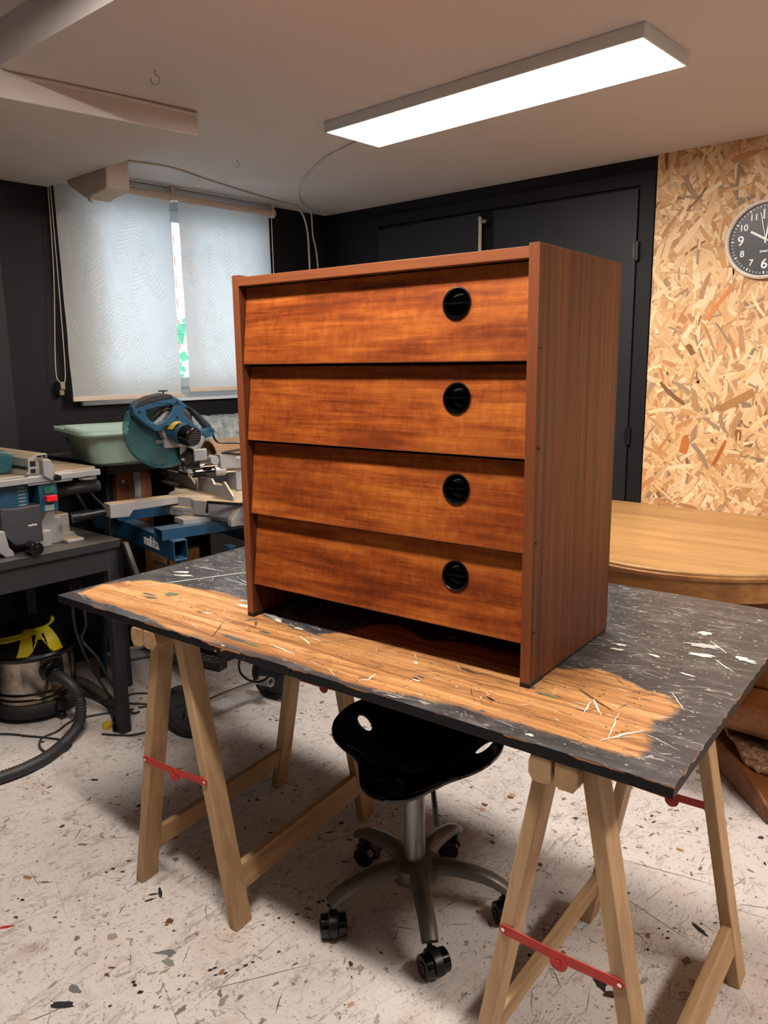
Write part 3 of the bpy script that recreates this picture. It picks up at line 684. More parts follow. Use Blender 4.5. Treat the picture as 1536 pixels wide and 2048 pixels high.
for (x, y, L, W_, a, c) in [(.26, .188, .045, .022, .3, G_), (.232, .135, .05, .012, .2, Gy), (.205, .15, .05, .010, .1, Gy), (.097, .351, .05, .018, .6, Wc), (.13, .33, .06, .014, .4, Wc), (.693, .12, .03, .01, 0, Gy), (.60, .165, .03, .008, .9, Gy), (.63, .15, .04, .006, 2.4, Gy), (.665, .05, .10, .012, -.05, Gy), (.73, .045, .04, .010, 0, G_), (1.304, .108, .022, .008, -.3, Dk), (1.142, .116, .02, .008, 0, Gy), (1.137, .104, .018, .008, -.2, Dk), (1.142, .098, .018, .006, 0, Wc), (1.092, .17, .010, .006, 0, Wc), (1.087, .176, .008, .005, 0, Wc), (1.385, .185, .045, .008, -.1, G_), (1.34, .205, .03, .007, -.5, Gy), (1.528, .705, .03, .024, .3, Wc), (1.545, .62, .07, .028, .1, WHT[1]), (1.556, .561, .05, .018, .2, Wc), (1.64, .586, .045, .02, -.4, Wc), (1.397, .521, .03, .010, 0, Wc), (1.40, .49, .035, .010, .2, Wc), (1.567, .436, .028, .008, -.2, Wc), (1.48, .50, .03, .010, -.3, Wc), (.68, .003, .012, .006, 0, Wc), (1.43, .022, .016, .008, 0, Wc), (.50, .23, .05, .016, .1, Wc), (.47, .26, .04, .010, .4, WHT[1]), (.63, .21, .07, .02, -.2, WHT[2]), (.66, .198, .04, .010, -.4, Wc), (.74, .185, .03, .008, 0, Wc), (.45, .13, .03, .008, .1, DRK[3]), (1.2, .20, .05, .012, -.2, DRK[3]), (.47, .135, .03, .006, .3, Wc), (1.46, .22, .10, .006, -.55, DRK[3]), (1.32, .055, .012, .006, 0, Gy)]:
    zt += 3e-6; blob(tm, x, y, L, W_, a, c, zt, rt, 18, .38)
for (a, b, c_, d, w_, c) in [(.10, .14, .30, .55, .003, Wc), (.13, .20, .28, .50, .002, WHT[3]), (.758, .073, .851, .057, .004, Wc), (.836, .121, .777, .151, .004, Wc), (.79, .152, .84, .155, .003, Wc), (1.063, .044, 1.06, .075, .004, Wc), (1.05, .03, 1.063, .05, .0025, Wc), (1.53, .07, 1.58, .15, .004, Wc), (1.542, .083, 1.52, .19, .0025, WHT[3]), (1.50, .16, 1.46, .22, .004, WHT[3]), (1.47, .15, 1.46, .21, .003, WHT[3]), (1.59, .55, 1.64, .50, .003, Wc), (1.60, .60, 1.55, .66, .003, Wc), (1.57, .33, 1.61, .27, .002, Wc), (.05, .42, .2, .43, .003, Wc), (.3, .40, .48, .33, .003, Wc), (.32, .45, .5, .30, .003, WHT[1]), (.25, .38, .45, .36, .0025, Wc), (1.06, .10, 1.20, .19, .0015, DRK[1]), (.92, .24, .80, .08, .0014, DRK[3]), (.55, .12, .62, .02, .002, DRK[1]), (1.1, .012, 1.2, .02, .004, WHT[2]), (1.13, .006, 1.17, .012, .004, WHT[1])]:
    zt += 3e-6; streak(tm, a, b, c_, d, w_, c, zt, rt, 8)
ob('paint_splats', tm, M['splat'], core, kind='stuff', smooth=0, X=T(0, 0, .0002), label='dried white, grey and dark paint spots and scratches')

# ================================================================== TRESTLES
def trestle(u, v, yaw, label, bdx):
    o = TX @ Vector((u, v, 0)); t = thing('trestle', label, 'trestle', (o.x, o.y, 0), 2.995 + yaw, 'pine trestles under the workbench board')
    k = (.19 - .058) / .715; th = .027; D = .056; LEN = .622
    for s in (-1, 1):
        bm_ = MB().prism([(bdx + s * .003 + (0 if s > 0 else 0), .716), (bdx + s * .003, .7565), (bdx + s * .040, .7565), (bdx + s * .044, .745), (bdx + s * .044, .724), (bdx + s * .036, .710), (bdx + s * .012, .710)], 'y', -.020, LEN + .018)
        ob('head_beam', bm_, M['pine_y'], t, bevel=.001, smooth=0)
        for y in (0, LEN - D):
            f = lambda z: .19 - k * z
            q = [(s * f(.0), .0), (s * (f(0) - th), .0), (s * (f(.7562) - th), .7562), (s * f(.7562), .7562)]
            lg = ob('leg', MB().prism(q, 'y', y, y + D), M['pine'], t, bevel=.0028, smooth=0)
        zc, z1 = .082, .146
        q = [(s * (f(zc) - .002), zc), (s * (f(zc) - .002 - .0205), zc), (s * (f(z1) - .002 - .0205), z1), (s * (f(z1) - .002), z1)]
        ob('crossbar', MB().prism(q, 'y', D - .002, LEN - D + .002), M['pine_y'], t, bevel=.002, smooth=0)
    for (y, sg) in ((-.0006, -1), (LEN + .0006, 1)):
        z = .388; e = .108; zm = .3845
        for s in (-1, 1):
            A = Vector((s * e, z)); Bm = Vector((0, zm)); d = (Bm - A).normalized(); n_ = Vector((-d.y, d.x)) * .0095
            ar = MB().prism([tuple(A - n_), tuple(Bm - n_), tuple(Bm + n_), tuple(A + n_), tuple(A - d * .008 + n_ * .5), tuple(A - d * .008 - n_ * .5)], 'y', y, y + sg * .0025)
            if s == 1: ar.cyl((0, y, zm - .010), (0, y + sg * .004, zm - .010), .0165, n=20).cyl((0, y, zm - .010), (0, y + sg * .007, zm - .010), .006, n=12)
            br = ob('folding_brace', ar, M['red'], t, bevel=.0006, smooth=0)
            ob('rivet', MB().cyl((s * e, y, z), (s * e, y + sg * .0040, z), .0038, n=12), M['chrome'], br)
    return t
trestle(.4445, .022, 4.6, 'pine trestle with red braces under the board end next to the vacuum cleaner', -.060)
trestle(1.4965, .022, .3, 'pine trestle with red braces under the board end near the oak dining table', -.014)

# ================================================================== TRACTOR STOOL
st = thing('swivel_stool', 'black tractor seat stool on a grey five-star castor base under the workbench board', 'stool', (-1.129, 1.427, 0), 0)
hub = MB().lathe([(.0001, .072), (.044, .072), (.062, .082), (.066, .10), (.062, .122), (.044, .132), (.032, .133), (.0001, .133)], 28)
ob('hub', hub, M['stool_grey'], st)
ob('column', MB().cyl((0, 0, .12), (0, 0, .335), .0275, n=28).cyl((0, 0, .335), (0, 0, .352), .0285, .024, n=28), M['stool_column'], st, bevel=.001)
ob('gas_lift', MB().cyl((0, 0, .34), (0, 0, .385), .020, n=20).cyl((0, 0, .378), (0, 0, .392), .034, .045, n=20), M['black_gloss'], st)
for i, a in enumerate((-43.5, -114, 169.5, 98, 26)):
    A = radians(a); X = Rz(A)
    am = MB(); P = [(.035, .108), (.09, .118), (.15, .112), (.20, .100), (.242, .078)]; vs = []
    pts = catmull([(x, 0, z) for x, z in P], 5)
    for j, p in enumerate(pts):
        t_ = j / (len(pts) - 1); wy = .0235 - .004 * t_; hz = .022 - .010 * t_
        d = (pts[min(j + 1, len(pts) - 1)] - pts[max(j - 1, 0)]).normalized(); nn = Vector((-d.z, 0, d.x))
        for (yy, zz) in ((-1, -.6), (-1, .2), (-.62, .85), (0, 1), (.62, .85), (1, .2), (1, -.6)): vs.append(p + Vector((0, yy * wy, 0)) + nn * zz * hz)
    fs = []
    for j in range(len(pts) - 1):
        for k in range(7): fs.append((j * 7 + k, j * 7 + (k + 1) % 7, (j + 1) * 7 + (k + 1) % 7, (j + 1) * 7 + k))
    fs += [tuple(range(7)), tuple(range((len(pts) - 1) * 7, len(pts) * 7))[::-1]]
    am.add(vs, fs)
    if i in (0, 3): pass
    arm = ob('arm', am, M['stool_grey'], st, X=X, smooth=50)
    sw = radians((20, 70, 200, 120, 300)[i]); Xc = X @ T(.232, 0, 0) @ Rz(sw) @ Matrix.Scale(1.18, 4)
    cs = MB().cyl((0, 0, .030), (0, 0, .072), .006, n=10)
    hood = []
    for k in range(13): t_ = radians(-15 + 195 * k / 12); hood.append((.018 + .030 * cos(t_), .0255 + .030 * sin(t_)))
    cs.prism(hood + [(.018 - .012, .030), (.018 + .012, .028)], 'y', -.009, .009)
    cst = ob('castor', cs, M['black_plastic'], arm, X=X.inverted() @ Xc, bevel=.001)
    for s in (-1, 1): ob('wheel', MB().cyl((.018, s * .010, .0255), (.018, s * .027, .0255), .0255, .0235, n=24).cyl((.018, s * .027, .0255), (.018, s * .029, .0255), .012, n=16), M['black_gloss'], cst, bevel=.002)
# seat: moulded shell with two round holes, cut through and applied
def seat():
    m = MB(); th0 = -radians(75)       # direction of the front horn
    def tab(K, a):
        for (a0, r0), (a1, r1) in zip(K, K[1:]):
            if a <= a1: u = (a - a0) / (a1 - a0); u = u * u * (3 - 2 * u); return r0 + (r1 - r0) * u
        return K[-1][1]
    def smo(K, a): return sum(tab(K, min(pi, abs(a + d * .035))) for d in range(-3, 4)) / 7
    KR = [(0, .158), (.3, .155), (.6, .144), (.85, .143), (.95, .158), (1.07, .198), (1.25, .219), (1.6, .227), (1.9, .227), (2.3, .216), (2.8, .205), (pi, .203)]
    KR2 = [(0, .158), (.3, .155), (.75, .162), (1.6, .227), (2.0, .227)]
    KZ = [(0, .384), (.3, .388), (.6, .400), (.9, .424), (1.05, .448), (1.25, .470), (1.6, .488), (1.9, .499), (2.5, .512), (pi, .517)]
    NR, NTt = 22, 144; vid = {}
    def V(i, k, top):
        key = (i, k % NTt if i else 0, top)
        if key not in vid:
            t = 2 * pi * (k % NTt) / NTt - pi; hr_ = t + (.30 if abs(t) < 1 else .30 * max(0, 1 - (abs(t) - 1) / .5)); a = abs(hr_); R0 = smo(KR, a) if hr_ < .3 or hr_ > 1.6 else smo(KR2, hr_); q = i / NR; r = R0 * q; zr = smo(KZ, a)
            z_ = .378 + (zr - .378) * q ** 1.9 + .014 * math.exp(-(a / .35) ** 2) * math.exp(-((q - .55) / .25) ** 2) - .010 * max(0, (q - .86) / .14) ** 2
            vid[key] = len(m.v); m.v.append(Vector((r * cos(t + th0), r * sin(t + th0), z_ - (0 if top else .007))))
        return vid[key]
    for i in range(NR):
        for k in range(NTt):
            for top in (True, False):
                f = list(dict.fromkeys([V(i, k, top), V(i + 1, k, top), V(i + 1, k + 1, top), V(i, k + 1, top)])); m.f.append(f if top else f[::-1])
    for k in range(NTt): m.f.append([V(NR, k, True), V(NR, k, False), V(NR, k + 1, False), V(NR, k + 1, True)])
    return m, [(.186 * cos(th0 + d), .186 * sin(th0 + d)) for d in (-1.88, 1.88)]
_sm, _holes = seat()
seat_o = ob('seat', _sm, M['black_gloss'], st, smooth=55, label='glossy black moulded seat with two round holes')
_cm = MB()
for hx_, hy_ in _holes: _cm.cyl((hx_ * .80, hy_ * .80, .36), (hx_ * 1.15, hy_ * 1.15, .58), .0165, n=28)
_cut = ob('cutter', _cm, M['black_gloss']); _cut.location = st.location
_bm = seat_o.modifiers.new('holes', 'BOOLEAN'); _bm.object = _cut; _bm.operation = 'DIFFERENCE'; _bm.solver = 'EXACT'
bpy.context.view_layer.update(); _dg = bpy.context.evaluated_depsgraph_get(); _me = bpy.data.meshes.new_from_object(seat_o.evaluated_get(_dg))
seat_o.modifiers.clear(); seat_o.data = _me; bpy.data.objects.remove(_cut)
ob('lever', MB().tube([(.01, .01, .372), (.035, .02, .362), (.055, .012, .30), (.066, .006, .245)], .0045, 8, rfun=lambda t: 1 + 1.0 * t), M['black_gloss'], st)

# ================================================================== DINING TABLE, RUG
dt = thing('dining_table', 'oak dining table with a rounded end pushed against the strand board wall', 'table', (-.95, 2.9, 0), 0)
def outline(a, b, yb, n=48):
    P = []
    for k in range(n + 1): t = pi + pi * k / n; P.append((a * cos(t), .20 + b * sin(t)))
    return P + [(a, yb), (-a, yb)]
ob('table_top', MB().prism(outline(.60, .757, .525), 'z', .731, .751), M['oak'], dt, bevel=.006, segs=4, X=Rz(0))
ob('edge_moulding', MB().prism(outline(.606, .763, .527), 'z', .724, .7400), M['oak_edge'], dt, bevel=.005, segs=3)
ob('apron', MB().prism(outline(.594, .750, .515), 'z', .655, .7245, holes=[[(p[0] * .94, p[1] * .94 + .005) for p in outline(.60, .757, .50)][::-1]]), M['oak_edge'], dt, smooth=50)
ob('pedestal', MB().box(.12, .62, -.18, .40, .285, .655), M['oak_dark'], dt, bevel=.01)
ob('plinth', MB().box(.16, .75, -.34, .45, .195, .285).box(.19, .75, -.31, .45, .172, .20), M['oak_dark'], dt, bevel=.012, X=Rz(-.03))
ft = MB().prism([(-.28, .0), (.56, .0), (.56, .05), (.48, .075), (.36, .100), (-.28, .115)], 'y', -.06, .06)
ob('foot', ft, M['oak_dark'], dt, X=T(.10, -.08, 0) @ Rz(radians(-47)), bevel=.012)
ft2 = MB().prism([(-.28, .0), (.40, .0), (.40, .05), (.34, .085), (.2, .115), (-.28, .12)], 'y', -.05, .05)
ob('foot', ft2, M['oak_dark'], dt, X=T(.55, .1, 0) @ Rz(radians(60)), bevel=.012)
rg = MB(); nn_ = 36
def lerp2(A, B, t): return [A[i] * (1 - t) + B[i] * t for i in range(len(A))]
lefte = catmull([(-.885, 2.83, .150), (-.815, 2.76, .156), (-.745, 2.665, .150), (-.680, 2.580, .138), (-.635, 2.530, .120), (-.59, 2.505, .100)], 8)
righte = catmull([(-.60, 3.0, .150), (-.52, 2.90, .155), (-.45, 2.80, .155), (-.40, 2.68, .145), (-.40, 2.58, .110), (-.42, 2.50, .070)], 8)
for j in range(nn_ + 1):
    q = j / nn_ * (len(lefte) - 1); i0 = min(int(q), len(lefte) - 2); A_ = lefte[i0].lerp(lefte[i0 + 1], q - i0); B_ = righte[i0].lerp(righte[i0 + 1], q - i0)
    for i in range(nn_ + 1):
        p = A_.lerp(B_, i / nn_); k = noise.noise(p * 60) * .006 + noise.noise(p * 18) * .008
        rg.v.append(p + Vector((noise.noise(p * 35) * .008, noise.noise(p * 31 + Vector((5, 0, 0))) * .008, k + .004)))
for j in range(nn_):
    for i in range(nn_): a = j * (nn_ + 1) + i; rg.f.append([a, a + 1, a + nn_ + 2, a + nn_ + 1])
rgo = ob('rug', rg, M['rug'], label='folded brown carpet piece lying on the foot of the oak dining table', cat='rug', smooth=80)
so = rgo.modifiers.new('s', 'SOLIDIFY'); so.thickness = .016

# ================================================================== CORNER SHELF, TUB, ROLLS
sh = thing('corner_shelf', 'dusty black shelf board under the mint green tub', 'shelf', (-3.42, 1.65, 0), -1.5)
ob('shelf_board', MB().box(0, .565, 0, .42, .968, 1.012), M['bench_black'], sh, bevel=.003)
sb = ob('support_board', MB().box(.46, .495, .07, .235, .66, .968), M['dark_wood_block'], sh, bevel=.003)
ob('post', MB().box(.40, .45, .05, .10, 0, .968).box(.40, .45, .36, .41, 0, .968), M['bench_black'], sh, bevel=.003)
ob('bracket', MB().box(.495, .499, .15, .18, .84, .955).cyl((.495, .165, .84), (.499, .165, .84), .015).cyl((.499, .165, .93), (.502, .165, .93), .006, n=10).cyl((.499, .165, .85), (.502, .165, .85), .006, n=10), M['alu'], sb, label='pale metal strip bracket')
ob('washer', MB().cyl((.495, .10, .92), (.498, .10, .92), .008, .008, n=14), M['chrome'], sb)
tub = thing('plastic_tub', 'mint green plastic washing tub on the black corner shelf', 'tub', (-2.928, 1.734, 1.0125), -14.5)
def rr(a, b, r, n=7):
    P = []
    for (cx, cy, a0) in ((a - r, b - r, 0), (-a + r, b - r, 90), (-a + r, -b + r, 180), (a - r, -b + r, 270)):
        for k in range(n): t = radians(a0 + 90 * k / (n - 1)); P.append((cx + r * cos(t), cy + r * sin(t)))
    return P
def loft(secs):
    m = MB(); n = len(secs[0][0])
    for P, z in secs:
        for q in P: m.v.append(Vector((q[0], q[1], z)))
    for i in range(len(secs) - 1):
        for k in range(n): m.f.append([i * n + k, i * n + (k + 1) % n, (i + 1) * n + (k + 1) % n, (i + 1) * n + k])
    m.f.append(list(range(n))[::-1]); m.f.append(list(range((len(secs) - 1) * n, len(secs) * n)))
    return m
ob('basin', loft([(rr(.170, .130, .05), .0), (rr(.190, .150, .06), .012), (rr(.215, .176, .065), .118), (rr(.242, .203, .07), .121), (rr(.246, .206, .07), .128), (rr(.240, .201, .07), .140), (rr(.212, .173, .065), .141), (rr(.205, .166, .065), .134), (rr(.185, .145, .06), .016), (rr(.17, .13, .05), .008)]), M['mint'], tub, smooth=35)
gr = MB()
for k in range(13): gr.box(-.19 + k * .0115, -.1855 + k * .0115, -.2052, -.196, .124, .1425)
ob('grip_ribs', gr, M['mint'], tub)
ob('price_label', MB().box(-.155, -.100, -.1695, -.1680, .065, .105), M['grey_label'], tub, X=Rx(radians(-0)), smooth=0)
ob('label_print', MB().box(-.150, -.140, -.1705, -.1694, .078, .100).box(-.128, -.108, -.1705, -.1694, .085, .096).box(-.128, -.122, -.1705, -.1694, .070, .077), M['black_plastic'], tub, smooth=0)
cab = ob('storage_box', MB().box(-3.36, -2.86, 2.12, 2.95, 0, .915), M['bench_black'], bevel=.004, label='black storage box in the room corner under the cardboard tube and bubble wrap', cat='box')
ob('cardboard_tube', MB().prism(circ(.070, 0, 0, 32), 'y', 0, .72, holes=[circ(.064, 0, 0, 32)[::-1]]), M['cardboard'], X=T(-2.94, 2.19, .986), label='thick brown cardboard tube lying behind the mitre saw', cat='tube')
bw = MB(); na, nb_ = 40, 30
for j in range(na + 1):
    for i in range(nb_):
        t = 2 * pi * i / nb_; y = .68 * j / na
        r = .115 * (1 + .16 * noise.noise(Vector((cos(t) * 2, sin(t) * 2, y * 5))) + .07 * noise.noise(Vector((cos(t) * 7, sin(t) * 7, y * 22))))
        bw.v.append(Vector((r * 1.35 * cos(t), y, r * sin(t))))
for j in range(na):
    for i in range(nb_): bw.f.append([j * nb_ + i, j * nb_ + (i + 1) % nb_, (j + 1) * nb_ + (i + 1) % nb_, (j + 1) * nb_ + i])
ob('bubble_wrap_roll', bw, M['bubble'], X=T(-3.18, 2.20, 1.035), label='crumpled clear bubble wrap roll in the dark corner below the window', cat='bubble wrap', smooth=80)

# ================================================================== BLACK SIDE BENCH AND TABLE SAW
be = thing('side_bench', 'dusty black bench carrying the table saw', 'bench', (-2.57, 1.50, 0), 0)
ob('bench_top', MB().box(-.76, 0, -1.3, 0, .738, .769), M['bench_black'], be, bevel=.002)
ob('apron', MB().box(-.045, -.012, -1.27, -.05, .655, .738).box(-.74, -.05, -.04, -.012, .655, .738), M['bench_black'], be, bevel=.002)
for x, y in ((-.052, -.052), (-.75, -.052), (-.052, -1.26), (-.75, -1.26)):
    ob('leg', MB().box(x, x + .042, y, y + .042, 0, .738), M['bench_black'], be, bevel=.003)
ob('brace', MB().prism([(.0, .755), (.02, .755), (.13, .56), (.10, .56)], 'y', .002, .02, X=Rz(.0)), M['bench_black'], be, bevel=.002)
ts = thing('table_saw', 'blue and grey table saw with a dusty aluminium table standing on the black bench', 'table saw', (-2.57, 1.50, .769), 0)
Z0 = -.769
def z(v): return v + Z0
ob('table', MB().box(-.62, -.06, -1.0, -.045, z(1.016), z(1.036)).box(-.62, -.10, -.045, -.02, z(1.018), z(1.034)), M['alu_dusty'], ts, bevel=.002)
ob('front_rail', MB().box(-.062, -.040, -1.0, -.034, z(1.008), z(1.030)).box(-.055, -.044, -.30, -.14, z(1.0), z(1.034)), M['alu'], ts, bevel=.0025)
fp = MB().prism([(-.30, z(1.037)), (-.262, z(1.037)), (-.262, z(1.062)), (-.268, z(1.062)), (-.268, z(1.088)), (-.222, z(1.091)), (-.222, z(1.104)), (-.262, z(1.104)), (-.290, z(1.092)), (-.292, z(1.05))], 'x', -.60, -.05)
rf = ob('rip_fence', fp, M['alu_dusty'], ts, bevel=.001, smooth=0)
ob('slot', MB().box(-.0502, -.0488, -.259, -.243, z(1.093), z(1.100)).box(-.0502, -.0488, -.240, -.226, z(1.093), z(1.100)).box(-.0502, -.0488, -.285, -.266, z(1.065), z(1.083)).box(-.0502, -.0488, -.285, -.268, z(1.042), z(1.056)).box(-.45, -.06, -.2935, -.291, z(1.055), z(1.064)), M['black_plastic'], rf, smooth=0)
ob('fence_clamp', MB().prism([(-.250, z(1.03)), (-.250, z(1.084)), (-.235, z(1.090)), (-.222, z(1.084)), (-.210, z(1.062)), (-.207, z(1.012)), (-.222, z(1.010))], 'x', -.060, -.030), M['alu'], rf, bevel=.003)
ob('clamp_knob', MB().cyl((-.034, -.206, z(1.020)), (-.012, -.206, z(1.020)), .0125, .0105, 8), M['black_gloss'], rf, bevel=.002)
bg_ = MB().prism([(-.372, z(1.050)), (-.388, z(1.122)), (-.33, z(1.118)), (-.300, z(1.108)), (-.316, z(1.050)), (-.345, z(1.042))], 'x', -.26, -.12)
ob('blade_guard', bg_, M['teal'], ts, bevel=.006, smooth=0)
mo = ob('motor_cover', MB().box(-.28, -.075, -.46, -.285, z(.915), z(1.014)), M['blue'], ts, bevel=.008)
sl = MB()
for k in range(6): sl.box(-.0755, -.0735, -.325, -.300, z(.932 + k * .012), z(.936 + k * .012))
ob('vent_slots', sl, M['grey_label'], mo, smooth=0)
db = ob('dust_box', MB().prism([(-.400, z(.855)), (-.398, z(.936)), (-.35, z(.930)), (-.262, z(.932)), (-.262, z(.803)), (-.30, z(.798)), (-.36, z(.802)), (-.385, z(.83))], 'x', -.26, -.05), M['grey_plastic'], ts, bevel=.004)
text('lettering', 'makita', .0115, M['white_label'], db, T(-.0485, -.297, z(.865)) @ Rz(pi / 2) @ Rx(pi / 2), .0004, bold=.0002)
sw = ob('switch_box', MB().box(-.12, -.052, -.262, -.196, z(.900), z(1.004)), M['blue'], ts, bevel=.004)
ob('start_button', MB().box(-.053, -.047, -.245, -.208, z(.966), z(.989)), M['green_plastic'], sw, bevel=.001)
ob('stop_button', MB().box(-.053, -.034, -.245, -.206, z(.938), z(.958)), M['red_plastic'], sw, bevel=.002)
ob('rating_plate', MB().box(-.053, -.050, -.247, -.214, z(.905), z(.925)), M['grey_label'], sw, smooth=0)
text('lettering', '0 1 2\n3 4', .008, M['black_plastic'], sw, T(-.0497, -.2305, z(.915)) @ Rz(pi / 2) @ Rx(pi / 2), .0002) if False else None
bs = MB().prism([(-.262, z(.893)), (-.18, z(.897)), (-.180, z(.866)), (-.160, z(.863)), (-.155, z(.80)), (-.115, z(.80)), (-.098, z(.777)), (-.098, z(.7695)), (-.225, z(.7695)), (-.225, z(.79)), (-.262, z(.80))], 'x', -.50, -.12)
bs.box(-.50, -.14, -.18, -.118, z(.771), z(.868)); bs.box(-.14, -.075, -.165, -.100, z(.7695), z(.782))
bs.box(-.20, -.09, -.262, -.215, z(.7695), z(.828))
ob('base', bs, M['alu_dusty'], ts, bevel=.003, smooth=0)
lb = MB().prism([(-1.0, z(.7695)), (-1.0, z(.90)), (-.44, z(.872)), (-.395, z(.86)), (-.385, z(.80)), (-.372, z(.785)), (-.372, z(.7695)), (-.40, z(.7695)), (-.42, z(.79)), (-.46, z(.812)), (-.56, z(.812)), (-.60, z(.7695))], 'x', -.14, -.04)
ob('base_wing', lb, M['alu'], ts, bevel=.004, smooth=0)
ob('body', MB().box(-.55, -.12, -.90, -.30, z(.7695), z(1.014)), M['grey_plastic'], ts, bevel=.004)
ob('hand_knob', MB().cyl((-.04, -.318, z(.792)), (.012, -.318, z(.792)), .0225, .0235, 22).cyl((.012, -.318, z(.792)), (.016, -.318, z(.792)), .011, n=16), M['black_gloss'], ts, bevel=.0015)
ob('pipe', MB().cyl((-.20, -.16, z(.944)), (-.20, .038, z(.944)), .0215, n=22).cyl((-.20, .02, z(.944)), (-.20, .040, z(.944)), .0235, n=22), M['grey_plastic'], ts)
ob('outfeed_bar', MB().tube([(-.16, -.06, z(1.010)), (-.16, -.05, z(.985)), (-.16, .01, z(.982)), (-.25, .03, z(.982))], .006, 8), M['alu'], ts)
ob('push_stick', MB().tube([(-.10, -.10, z(.94)), (-.10, -.06, z(.86)), (-.10, -.03, z(.80))], .005, 6).tube([(-.13, -.03, z(.93)), (-.05, .03, z(.82))], .004, 6), M['black_plastic'], ts)

# ================================================================== MITRE SAW STAND
SY = -11
ss = thing('saw_stand', 'blue steel folding stand on wheels below the mitre saw', 'saw stand', (-2.53, 1.85, 0), SY)
beam = MB().prism([(-.235, .700), (-.180, .700), (-.180, .777), (-.235, .777)], 'x', -.62, .235, holes=[[(-.230, .706), (-.230, .771), (-.185, .771), (-.185, .706)]])
bo = ob('main_beam', beam, M['blue_steel'], ss, bevel=.004, smooth=0)
text('lettering', 'makita', .058, M['white_label'], bo, T(.030, -.2362, .738) @ Rx(pi / 2), .0006, bold=.0012, sx=.92)
ob('main_beam', MB().box(-.62, .262, .12, .20, .698, .778), M['blue_steel'], ss, bevel=.004, smooth=0)
for x in (.13, -.33):
    rl_ = MB().prism([(x, .777), (x, .816), (x + .075, .816), (x + .075, .777), (x + .071, .777), (x + .071, .811), (x + .004, .811), (x + .004, .777)], 'y', -.262, .42)
    rl_.box(x + .02, x + .055, -.20, -.12, .8161, .817)
    ob('mounting_rail', rl_, M['blue_steel'], ss, bevel=.0015, smooth=0)
ob('side_rail', MB().box(.275, .335, -.10, .42, .665, .70).box(.262, .30, -.05, -.02, .62, .74), M['blue_steel'], ss, bevel=.003, smooth=0)
ob('clamp', MB().cyl((.30, -.06, .690), (.30, .02, .690), .014, n=14).box(.29, .32, .0, .02, .63, .72), M['steel'], ss, bevel=.002)
ob('extension_arm', MB().tube([(.38, -.02, .67), (.42, .10, .67), (.42, .24, .67), (.36, .24, .67)], .010, 8).box(.33, .36, -.02, .3, .668, .678), M['alu'], ss)
for (a, b) in (((.215, -.20, .71), (.24, -.215, .10)), ((.24, .16, .70), (.16, .26, .02)), ((-.55, -.20, .70), (-.60, -.26, .0)), ((-.55, .16, .70), (-.62, .24, .0))):
    ob('leg', MB().cyl(a, b, .016, n=14), M['blue_steel'], ss)
ob('cross_tube', MB().cyl((-.60, -.24, .10), (-.60, .24, .10), .011, n=12), M['alu'], ss)
ss_inv = (T(-2.53, 1.85, 0) @ Rz(radians(SY))).inverted()
w1 = ss_inv @ Vector((-2.395, 1.60, .098)); w2 = ss_inv @ Vector((-2.385, 2.045, .098))
ob('axle', MB().cyl(w1, w2, .0105, n=14), M['steel'], ss)
ob('tube_end', MB().prism(circ(.020, 0, 0, 20), 'z', -.03, .03, holes=[circ(.0155, 0, 0, 20)[::-1]], X=T(*(w2 + Vector((.035, -.05, .0)))) @ Rz(.3) @ Ry(pi / 2 - .1)), M['alu'], ss)
for q in (w1, w2):
    wh = ob('wheel', MB().prism(circ(.098, 0, 0, 36), 'z', -.017, .017, holes=[circ(.078, 0, 0, 36)[::-1]]), M['rubber'], ss, X=T(*q) @ Rz(radians(-SY)) @ Rz(radians(8)) @ Rx(pi / 2), bevel=.004)
    ob('wheel_disc', MB().cyl((0, 0, -.008), (0, 0, .008), .0785, n=36).cyl((0, 0, .008), (0, 0, .020), .026, .022, n=20).cyl((0, 0, -.02), (0, 0, -.008), .022, .026, n=20), M['grey_plastic'], wh)

# ================================================================== MITRE SAW
ms = thing('mitre_saw', 'blue and grey sliding mitre saw with a tinted guard standing on the blue stand', 'mitre saw', (-2.53, 1.85, .8165), SY)
ZS = -.8165
def q_(v): return v + ZS
base = MB()
base.prism([(.13, -.10), (.40, .02), (.42, .10), (.42, .17), (-.42, .17), (-.42, .06), (-.13, -.06)], 'z', q_(.8400), q_(.898))
base.box(-.42, .42, .10, .17, q_(.8170), q_(.842))
base.prism([(-.05, q_(.8170)), (-.05, q_(.842)), (.0, q_(.898)), (.04, q_(.898)), (.04, q_(.8170))], 'x', .30, .33)
ob('base', base, M['alu_dusty'], ms, bevel=.004, smooth=0)
ob('base_foot', MB().prism([(.095, -.165), (.175, -.165), (.18, -.05), (.23, .0), (.13, .0), (.10, -.05)], 'z', q_(.8168), q_(.836)).box(.12, .15, -.14, -.10, q_(.8362), q_(.8372)), M['alu'], ms, bevel=.004, smooth=0)
ob('turntable', MB().cyl((0, 0, q_(.866)), (0, 0, q_(.902)), .130, n=56).cyl((0, 0, q_(.850)), (0, 0, q_(.8665)), .150, n=56), M['alu_dusty'], ms, bevel=.002)
mg = MB().cyl((0, 0, q_(.832)), (0, 0, q_(.851)), .148, n=56)
for k in range(14): a = radians(-170 + k * 13); mg.box(.147, .1505, -.004, .0, q_(.832), q_(.851), X=Rz(a))
ob('mitre_scale', mg, M['alu'], ms, bevel=.001)
ob('mitre_arm', MB().prism([(-.385, q_(.902)), (-.385, q_(.853)), (-.318, q_(.850)), (-.300, q_(.872)), (-.12, q_(.876)), (-.12, q_(.902))], 'x', -.024, .044).box(.006, .014, -.37, -.02, q_(.9015), q_(.9030)), M['alu_dusty'], ms, bevel=.004, smooth=0)
